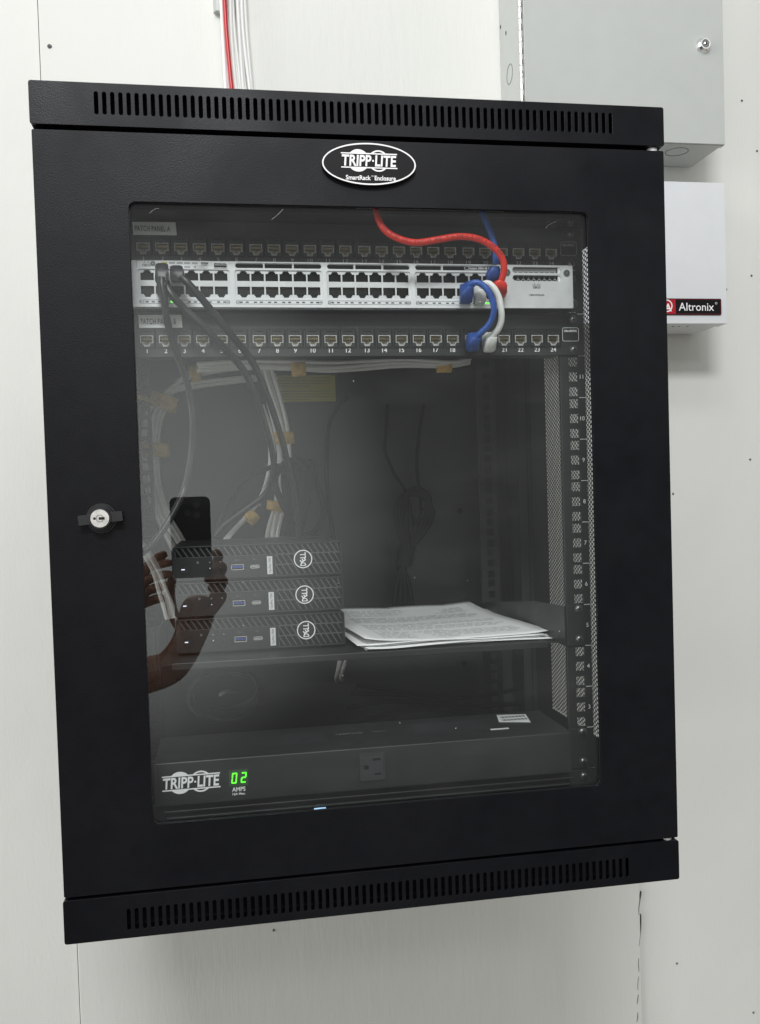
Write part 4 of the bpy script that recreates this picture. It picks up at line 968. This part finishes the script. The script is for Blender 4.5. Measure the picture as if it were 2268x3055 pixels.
strap((0.2587, 0.3600, 0.5698), (0.0096, 0.0000, 0.0000), 0.01, 0.009, 0.018, 'tan strap peeking out under the lower patch panel near the yellow label')
strap((0.4612, 0.3900, 0.5744), (0.0130, 0.0000, -0.0007), 0.0075, 0.007, 0.02, 'tan strap peeking out under the right half of the lower patch panel')
strap((0.1242, 0.4300, 0.5722), (0.0155, 0.0000, 0.0030), 0.012, 0.01, 0.014, 'tan strap on the white cables just under the lower patch panel at the left')
# long tail of the upper left strap, reaching the rail
q = MB(); q.tube([(0.0421, 0.3600, 0.5410), (0.0524, 0.3700, 0.5367), (0.0655, 0.3850, 0.5334), (0.0783, 0.4100, 0.5315)], .0060, 'velcro', 8, 6, flat=.25); o = obj('strap_tail', q); o.parent = bpy.data.objects['cable_strap']; o.location = Vector(o.location) - WLOC['cable_strap']
# black cords at the back
def cord(pts, label, r=.0030, group=None): return cable(pts, r, 'cord_black', label, group, 'power cord', 'power_cord', 8)
cord([(0.3401, 0.5000, 0.5478), (0.3155, 0.4900, 0.5170), (0.3057, 0.4700, 0.4858), (0.3018, 0.4600, 0.4393), (0.3012, 0.4500, 0.3934), (0.3047, 0.4400, 0.3544), (0.3088, 0.4400, 0.3217)], 'black cord hanging alone between the computers and the looped cords', 0.0034)
cord([(0.3994, 0.5000, 0.5335), (0.3935, 0.4900, 0.4853), (0.3927, 0.4900, 0.4617), (0.4038, 0.4800, 0.4306), (0.4176, 0.4700, 0.4045), (0.4216, 0.4600, 0.3763), (0.4262, 0.4600, 0.3494), (0.4105, 0.4600, 0.3232), (0.3986, 0.4600, 0.2903)], 'left of the two thin cords hanging at the back of the cabinet', 0.0026)
cord([(0.4552, 0.5000, 0.5328), (0.4451, 0.4900, 0.4980), (0.4374, 0.4800, 0.4500), (0.4369, 0.4700, 0.4093), (0.4375, 0.4600, 0.3824), (0.4344, 0.4600, 0.3491), (0.4150, 0.4600, 0.3163), (0.4104, 0.4600, 0.2763)], 'right of the two thin cords hanging at the back of the cabinet', 0.0026)
cord([(0.4112, 0.4500, 0.3204), (0.4005, 0.4450, 0.3508), (0.3965, 0.4400, 0.3806), (0.4104, 0.4400, 0.3992), (0.4358, 0.4400, 0.3958), (0.4500, 0.4400, 0.3742), (0.4398, 0.4400, 0.3495), (0.4180, 0.4500, 0.3201), (0.4066, 0.4500, 0.3006), (0.3962, 0.4500, 0.2712), (0.3909, 0.4500, 0.2282)], 'cord of the tied hank of black cord at the back', 0.0036, 'tied hank of cords at the back')
cord([(0.4126, 0.4500, 0.3203), (0.4046, 0.4450, 0.3539), (0.4019, 0.4400, 0.3850), (0.4158, 0.4400, 0.4023), (0.4391, 0.4400, 0.3957), (0.4459, 0.4400, 0.3744), (0.4344, 0.4400, 0.3497), (0.4180, 0.4500, 0.3201), (0.4066, 0.4500, 0.3006), (0.4023, 0.4500, 0.2709), (0.4003, 0.4500, 0.2277)], 'cord of the tied hank of black cord at the back', 0.0036, 'tied hank of cords at the back')
cord([(0.4139, 0.4500, 0.3202), (0.4087, 0.4450, 0.3571), (0.4074, 0.4400, 0.3894), (0.4213, 0.4400, 0.4054), (0.4425, 0.4400, 0.3956), (0.4419, 0.4400, 0.3745), (0.4290, 0.4400, 0.3499), (0.4180, 0.4500, 0.3201), (0.4066, 0.4500, 0.3006), (0.4083, 0.4500, 0.2706), (0.4097, 0.4500, 0.2273)], 'cord of the tied hank of black cord at the back', 0.0036, 'tied hank of cords at the back')
cord([(0.4153, 0.4500, 0.3202), (0.4128, 0.4450, 0.3602), (0.4129, 0.4400, 0.3939), (0.4267, 0.4400, 0.4086), (0.4459, 0.4400, 0.3955), (0.4378, 0.4400, 0.3746), (0.4236, 0.4400, 0.3501), (0.4180, 0.4500, 0.3201), (0.4066, 0.4500, 0.3006), (0.4144, 0.4500, 0.2703), (0.4192, 0.4500, 0.2268)], 'cord of the tied hank of black cord at the back', 0.0036, 'tied hank of cords at the back')
cord([(0.4131, 0.4450, 0.3252), (0.4088, 0.4420, 0.3136), (0.4063, 0.4450, 0.3003)], 'thick dark tie round the middle of the hank of cord', 0.0125)
cord([(0.1451, 0.3400, 0.3574), (0.1639, 0.3500, 0.3979), (0.1886, 0.3600, 0.4271), (0.2189, 0.3600, 0.4413), (0.2399, 0.3600, 0.4426)], 'black cord arching left behind the computers', 0.0032)
cord([(0.2576, 0.3600, 0.4313), (0.2758, 0.3700, 0.4219), (0.2853, 0.3700, 0.3941), (0.2839, 0.3700, 0.3696), (0.2711, 0.3700, 0.3529), (0.2557, 0.3700, 0.3504), (0.2444, 0.3700, 0.3587)], 'open loop of black cord right of the cord coil behind the computers', 0.0042)
cord([(0.2477, 0.3600, 0.3347), (0.2458, 0.3550, 0.3591), (0.2234, 0.3500, 0.4140), (0.2278, 0.3500, 0.4366), (0.2433, 0.3450, 0.4479), (0.2540, 0.3500, 0.4371), (0.2562, 0.3550, 0.4010), (0.2503, 0.3600, 0.3406)], 'black cord of the thick coil standing behind the computers', 0.0044, 'coiled cords behind the computers')
cord([(0.2477, 0.3600, 0.3347), (0.2434, 0.3550, 0.3592), (0.2350, 0.3540, 0.4137), (0.2368, 0.3500, 0.4405), (0.2485, 0.3450, 0.4430), (0.2576, 0.3500, 0.4370), (0.2580, 0.3550, 0.4010), (0.2503, 0.3600, 0.3406)], 'black cord of the thick coil standing behind the computers', 0.0044, 'coiled cords behind the computers')
cord([(0.2477, 0.3600, 0.3347), (0.2410, 0.3550, 0.3593), (0.2418, 0.3580, 0.4135), (0.2459, 0.3500, 0.4445), (0.2540, 0.3450, 0.4477), (0.2612, 0.3500, 0.4369), (0.2598, 0.3550, 0.4009), (0.2503, 0.3600, 0.3406)], 'black cord of the thick coil standing behind the computers', 0.0044, 'coiled cords behind the computers')
cord([(0.2477, 0.3600, 0.3347), (0.2386, 0.3550, 0.3594), (0.2535, 0.3620, 0.4133), (0.2546, 0.3500, 0.4359), (0.2592, 0.3450, 0.4428), (0.2648, 0.3500, 0.4368), (0.2616, 0.3550, 0.4009), (0.2503, 0.3600, 0.3406)], 'black cord of the thick coil standing behind the computers', 0.0044, 'coiled cords behind the computers')
cord([(0.2477, 0.3600, 0.3347), (0.2362, 0.3550, 0.3595), (0.2605, 0.3660, 0.4131), (0.2637, 0.3500, 0.4398), (0.2648, 0.3450, 0.4474), (0.2684, 0.3500, 0.4367), (0.2635, 0.3550, 0.4008), (0.2503, 0.3600, 0.3406)], 'black cord of the thick coil standing behind the computers', 0.0044, 'coiled cords behind the computers')
cord([(0.2477, 0.3600, 0.3347), (0.2338, 0.3550, 0.3596), (0.2724, 0.3700, 0.4128), (0.2729, 0.3500, 0.4438), (0.2700, 0.3450, 0.4425), (0.2720, 0.3500, 0.4366), (0.2653, 0.3550, 0.4008), (0.2503, 0.3600, 0.3406)], 'black cord of the thick coil standing behind the computers', 0.0044, 'coiled cords behind the computers')
cord([(0.2214, 0.3400, 0.4382), (0.2305, 0.3350, 0.4366), (0.2474, 0.3400, 0.4375)], 'short black tie holding the cord coil', 0.005)
# dark cable coil on the floor of the cabinet, left
for k, (rx, rz, dz) in enumerate(((.045, .032, 0), (.040, .028, .006), (.048, .030, -.006))):
    pts = [(.150 + rx * math.cos(a * math.pi / 6 + k), .34 + .01 * k + .012 * math.sin(a * 1.1), .150 + dz + rz * math.sin(a * math.pi / 6 + k)) for a in range(13)]
    cord(pts, 'loop of black cord lying coiled under the shelf on the left', .0028, 'coiled black cords under the shelf')
for k in range(4):
    pts = [(.30 + .06 * i + .01 * k, .36 + .02 * k + .01 * math.sin(i + k), .092 + .010 * k + .014 * math.sin(i * .9 + k * .7)) for i in range(5)]
    cord(pts, 'slack black cord lying behind the power unit', .0030, 'slack cords behind the power unit')
# small piece of torn tape among the coil
q = MB(); q.tube([(.142, .30, .158), (.152, .297, .163), (.166, .30, .160)], .0032, 'dim_ink2', 8, 5, flat=.3); tag(obj('tape_scrap', q), 'small curled scrap of grey tape in the dark space under the shelf', 'tape')

# ------------------------------------------------------------------ cables dropping in from above
drop = [[(.1895, .533, 1.20), (.1893, .532, 1.10), (.1925, .531, 1.02), (.1975, .525, .93), (.2010, .500, .84), (.203, .470, .7775)]]
tops = [(-.0125, .000), (.0020, -.004), (.0065, .002), (.0110, -.003), (.0155, .001), (.0195, -.002), (.0225, .003), (-.0085, .004), (.0050, .005)]
for k, (ox, oy) in enumerate(tops):
    pts = []
    for i, p in enumerate(drop[0]):
        f = 1.0 + (.12 if i > 2 else 0); w = .0016 * math.sin(i * 1.7 + k * 1.9)
        pts.append((p[0] + ox * f + w, p[1] + oy, p[2]))
    cable(pts, .0028, 'wcable', 'white cable of the bundle dropping into the top of the cabinet', 'white cables above the cabinet', 'cable', 'network_cable', 12)
cable([(p[0] - .0070 + .0006 * i, p[1] - .0085, p[2]) for i, p in enumerate(drop[0])], .0031, 'crimson', 'glossy dark red cable among the white ones above the cabinet', None, 'cable', 'network_cable', 12)
br = thing('cable_bracket', (.17, BY, 1.125), 'small grey bracket holding the cables at the top edge of the picture', 'bracket')
q = MB(); q.add([(.166, .5518, 1.118), (.186, .5518, 1.112), (.186, .540, 1.112), (.170, .540, 1.116), (.166, .5518, 1.150), (.186, .5518, 1.150), (.186, .540, 1.150), (.170, .540, 1.150)], [(0, 1, 2, 3), (4, 7, 6, 5), (0, 3, 7, 4), (1, 5, 6, 2), (2, 6, 7, 3), (0, 4, 5, 1)], 'grey_paint'); obj('plate', q, br, bevel=.001)
q = MB(); q.box(.205, .2115, .536, .5516, 1.108, 1.150, 'grey_paint'); obj('plate', q, br, bevel=.001)

# ------------------------------------------------------------------ grey electrical cabinet on the right
gx0, gx1, gz0, gz1, gy = .6030, .9215, .9145, 1.42, .450
gb = thing('electrical_cabinet', ((gx0 + gx1) / 2, BY, gz0), 'grey metal wall cabinet with piano hinge and round chrome lock', 'electrical cabinet')
yk = lambda x, y, z: (x, y, z)
mb = MB(); mb.box(gx0, gx1 - .0010, gy + .004, BY - .0005, gz0 + .0008, gz1, 'grey_paint'); obj('body', mb, gb, bevel=.0010)
mb = MB(); mb.prism([(gx0 + .0055, gz0), (gx1, gz0), (gx1, gz1), (gx0 + .0055, gz1)], gy, gy + .0035, 'grey_paint'); mb.box(gx1 - .0008, gx1 + .0004, gy + .0036, gy + .016, gz0, gz1, 'grey_paint'); mb.box(gx0 + .010, gx1, gy + .0036, gy + .012, gz0 - .0006, gz0 + .0004, 'grey_paint')
mb.box(gx0 + .0052, gx0 + .0062, gy - .0006, gy + .0034, gz0, gz1, 'sticker')
gd = obj('door', mb, gb, bevel=.0008)
mb = MB(); z = gz0 + .002; k = 0
while z < 1.30:
    mb.cyl((gx0 + .0006, gy + .0012, z), .0026 if k % 2 else .0029, .0078, 'steel' if k % 2 == 0 else 'silver2', ax='z', seg=12); z += .0084; k += 1
obj('hinge', mb, gb)
mb = MB(); lx, lz = .8890, 1.0600
mb.cyl((lx, gy, lz), .0118, -.0040, 'chrome', seg=32, r2=.0100); mb.cyl((lx, gy - .004, lz), .0100, -.0030, 'chrome', seg=32, r2=.0078); mb.ring(lx, lz, .0062, .0078, gy - .0078, gy - .0070, 'silver2', 28); mb.dome((lx, gy - .0066, lz), .0035, .0024, 'steel'); mb.box(lx - .0006, lx + .0006, gy - .0094, gy - .0088, lz - .0022, lz + .0022, 'dark')
obj('lock', mb, gb)
def side(x, y, z): return (y, x, z)      # prism lies in the YZ plane
def knock(par, y, z, r):     # thin cut ring on the left side face
    q = MB(); seg = 30
    o = [(y + r * math.cos(2 * math.pi * i / seg), z + r * math.sin(2 * math.pi * i / seg)) for i in range(seg)]; h = [(y + (r - .0007) * math.cos(2 * math.pi * i / seg), z + (r - .0007) * math.sin(2 * math.pi * i / seg)) for i in range(seg)]
    q.prism(o, gx0 - .0004, gx0 - .00005, 'crack', [h], mp=side); return obj('knockout', q, par)
knock(gb, .505, 1.0285, .0145)
for y, z in ((.545, 1.118), (.518, 1.096)):
    q = MB(); o = [(y + .0020 * math.cos(a), z + .0032 * math.sin(a)) for a in [i * math.pi / 8 for i in range(16)]]
    q.prism(o, gx0 - .0004, gx0 - .00005, 'dark', mp=side); obj('screw_hole', q, gb)
q = MB(); seg = 36; cx, cy, r = .862, .488, .0175
o = [(cx + r * math.cos(2 * math.pi * i / seg), cy + r * math.sin(2 * math.pi * i / seg)) for i in range(seg)]; h = [(cx + (r - .0007) * math.cos(2 * math.pi * i / seg), cy + (r - .0007) * math.sin(2 * math.pi * i / seg)) for i in range(seg)]
q.prism(o, 0, .0003, 'crack', [h], mp=lambda x, y, z: (x, z, gz0 + .0006 - y)); obj('knockout', q, gb)

# ------------------------------------------------------------------ white power supply box
wx0, wx1, wz0, wz1, wy = .60, .9195, .6450, .8568, .450
wb = thing('power_supply_box', ((wx0 + wx1) / 2, BY, wz0), 'white metal box below the grey cabinet with a red and black name badge', 'power supply box')
mb = MB(); mb.box(wx0, wx1 - .0008, wy + .004, BY - .0005, wz0 + .0014, wz1 - .0008, 'white_paint'); obj('body', mb, wb, bevel=.001)
mb = MB(); mb.box(wx0, wx1, wy, wy + .0014, wz0, wz1, 'white_paint'); mb.box(wx1 - .0006, wx1 + .0006, wy + .0016, wy + .030, wz0 + .0004, wz1 - .0004, 'white_paint'); mb.box(wx0 + .002, wx1 - .001, wy + .0016, wy + .022, wz0 + .0001, wz0 + .0012, 'white_paint'); obj('cover', mb, wb, bevel=.0007)
mb = MB()
bx0, bx1, bz0, bz1 = .7600, .9096, .6577, .6823
mb.prism(rr(bx0, bx1, bz0, bz1, .0022, 4), wy - .0014, wy - .0002, 'badge_black'); mb.prism(rr(bx0 + .0008, bx1 - .0008, bz0 + .0008, bz1 - .0008, .0018, 4), wy - .0016, wy - .0014, 'badge_rim', [rr(bx0 + .0018, bx1 - .0018, bz0 + .0018, bz1 - .0018, .0012, 4)])
mb.box(.7925, .8350, wy - .00165, wy - .00145, bz0 + .0016, bz1 - .0016, 'badge_red')
mb.text('Altronix', .8402, .6700, wy - .0014, .0118, 'white_ink', w=.0570, align='L'); mb.ring(.9010, .6755, .0010, .0019, wy - .0017, wy - .0014, 'grey_ink', 14)
mb.ring(.8205, .6712, .0078, .0094, wy - .0019, wy - .0017, 'white_ink', 30); mb.text('A', .8228, .6686, wy - .0017, .0108, 'white_ink', bold=.02)
obj('badge', mb, wb, 'red and black badge with white lettering')
mb = MB()
for x in (.846, .856, .870): mb.cyl((x, wy + .030, wz0 + .0012), .0017, -.0003, 'dark', ax='z', seg=12)
obj('screw_hole', mb, wb)
mb = MB(); mb.dome((.9270, .5515, .6960), .0036, .0030, 'zinc'); mb.box(.9255, .9285, .5480, .5490, .6955, .6965, 'dark'); obj('mounting_screw', mb, wb)

# ------------------------------------------------------------------ the photographer: seen only as a reflection in the pane
ph = thing('smartphone', (.092, -.915, .33), 'black smartphone held upright, reflected in the window left of the computers', 'smartphone')
mb = MB(); mb.prism(rr(.0550, .1290, .2560, .4080, .0110, 6), -.9180, -.9100, 'phone'); obj('body', mb, ph, bevel=.0015)
for x, z in ((.1040, .3920), (.0870, .3780), (.1040, .3740)):
    mb = MB(); mb.cyl((x, -.9098, z), .0062, .0018, 'lens', seg=24); mb.ring(x, z, .0062, .0072, -.9100, -.9078, 'phone', 24); obj('camera_lens', mb, ph)

def skin_body(name, verts, edges, radii, root, material, lv=2):
    me = bpy.data.meshes.new(name); me.from_pydata(verts, edges, []); me.materials.append(M[material]); me.update()
    o = bpy.data.objects.new(name, me); COL.objects.link(o)
    o.modifiers.new('skin', 'SKIN')
    bm_ = me.skin_vertices[0] if me.skin_vertices else None
    if bm_ is None:
        import bmesh
        b = bmesh.new(); b.from_mesh(me); b.verts.layers.skin.verify(); b.to_mesh(me); b.free(); bm_ = me.skin_vertices[0]
    for i, r in enumerate(radii):
        d = bm_.data[i]; d.radius = (r, r) if not isinstance(r, tuple) else r; d.use_root = (i == root)
    o.modifiers['skin'].use_smooth_shade = True
    sb = o.modifiers.new('subdiv', 'SUBSURF'); sb.levels = lv; sb.render_levels = lv
    return o
V = []; E = []; Rr = []
def add(p, r, prev=None):
    V.append(p); Rr.append(r)
    if prev is not None: E.append((prev, len(V) - 1))
    return len(V) - 1
# torso standing left of the cabinet, out of the pane's view
pel = add((-.47, -1.42, -.30), (.15, .11)); sp = add((-.47, -1.42, -.08), (.14, .10), pel); chest = add((-.46, -1.42, .12), (.17, .11), sp); nk0 = add((-.46, -1.41, .30), (.085, .08), chest); nk = add((-.455, -1.40, .38), (.052, .055), nk0); hd = add((-.45, -1.385, .50), (.078, .095), nk); hd2 = add((-.45, -1.38, .59), (.066, .085), hd)
for s in (-1, 1):
    h = add((-.47 + s * .09, -1.42, -.42), .085, pel); k_ = add((-.47 + s * .10, -1.40, -.84), .058, h); f_ = add((-.47 + s * .10, -1.43, -1.22), .045, k_); add((-.47 + s * .11, -1.30, -1.27), (.040, .028), f_)
shR = add((-.27, -1.42, .20), .062, chest); elR = add((-.085, -1.22, .010), .046, shR); wrR = add((.040, -.985, .075), .036, elR); wr2 = add((.068, -.960, .110), (.030, .034), wrR)
hb = add((.094, -.950, .165), (.040, .024), wr2); kn = add((.104, -.945, .225), (.042, .020), hb)
shL = add((-.64, -1.42, .20), .062, chest); elL = add((-.52, -1.22, -.02), .046, shL); wrL = add((-.10, -1.02, .190), .032, elL); hL = add((-.030, -.965, .215), (.036, .024), wrL); knL = add((.010, -.945, .245), (.032, .020), hL)
body = skin_body('person', V, E, Rr, 0, 'skin')
tag(body, 'person in a dark top taking the photograph, only hands and forearm mirrored in the window', 'person')
def finger(pts, rs, nm='finger'):
    V2, E2 = list(pts), [(i, i + 1) for i in range(len(pts) - 1)]
    o = skin_body(nm, V2, E2, rs, 0, 'skin'); o.parent = body; return o
for (a, b, c, d) in (((.118, -.940, .180), (.146, -.930, .215), (.144, -.905, .226), (.128, -.900, .228)), ((.122, -.942, .205), (.150, -.932, .245), (.147, -.905, .252), (.130, -.899, .252)),
                     ((.122, -.944, .225), (.149, -.934, .270), (.146, -.906, .278), (.129, -.900, .277)), ((.116, -.946, .240), (.142, -.936, .292), (.141, -.908, .301), (.128, -.902, .301))):
    finger((a, b, c, d), (.0105, .0095, .0088, .0075))
finger(((.070, -.950, .150), (.050, -.935, .190), (.048, -.926, .230), (.056, -.922, .262)), (.013, .0115, .010, .008))
for k in range(4):
    z = .205 + k * .021; finger(((-.010, -.955, z), (.022, -.940, z + .012), (.045, -.915, z + .018), (.056, -.905, z + .018)), (.0105, .0095, .0085, .0072))
finger(((-.020, -.960, .235), (.005, -.950, .275), (.030, -.930, .297), (.046, -.922, .303)), (.0125, .011, .009, .0075))
# dark sleeves over both arms and shirt
def sleeve(nm, pts, rs):
    o = skin_body(nm, list(pts), [(i, i + 1) for i in range(len(pts) - 1)], rs, 0, 'cloth'); o.parent = body; return o
sleeve('shirt', ((-.47, -1.42, -.34), (-.47, -1.42, -.08), (-.46, -1.42, .14), (-.46, -1.415, .27)), ((.175, .135), (.165, .125), (.20, .135), (.12, .10)))
sleeve('sleeve', ((-.30, -1.42, .20), (-.20, -1.35, .13), (-.11, -1.245, .035)), (.080, .070, .062)); sleeve('sleeve', ((-.62, -1.42, .20), (-.58, -1.35, .12), (-.54, -1.25, .02)), (.080, .070, .062))
sleeve('trousers', ((-.38, -1.42, -.42), (-.37, -1.40, -.84), (-.37, -1.43, -1.20)), (.11, .08, .065)); sleeve('trousers', ((-.56, -1.42, -.42), (-.57, -1.40, -.84), (-.57, -1.43, -1.20)), (.11, .08, .065))
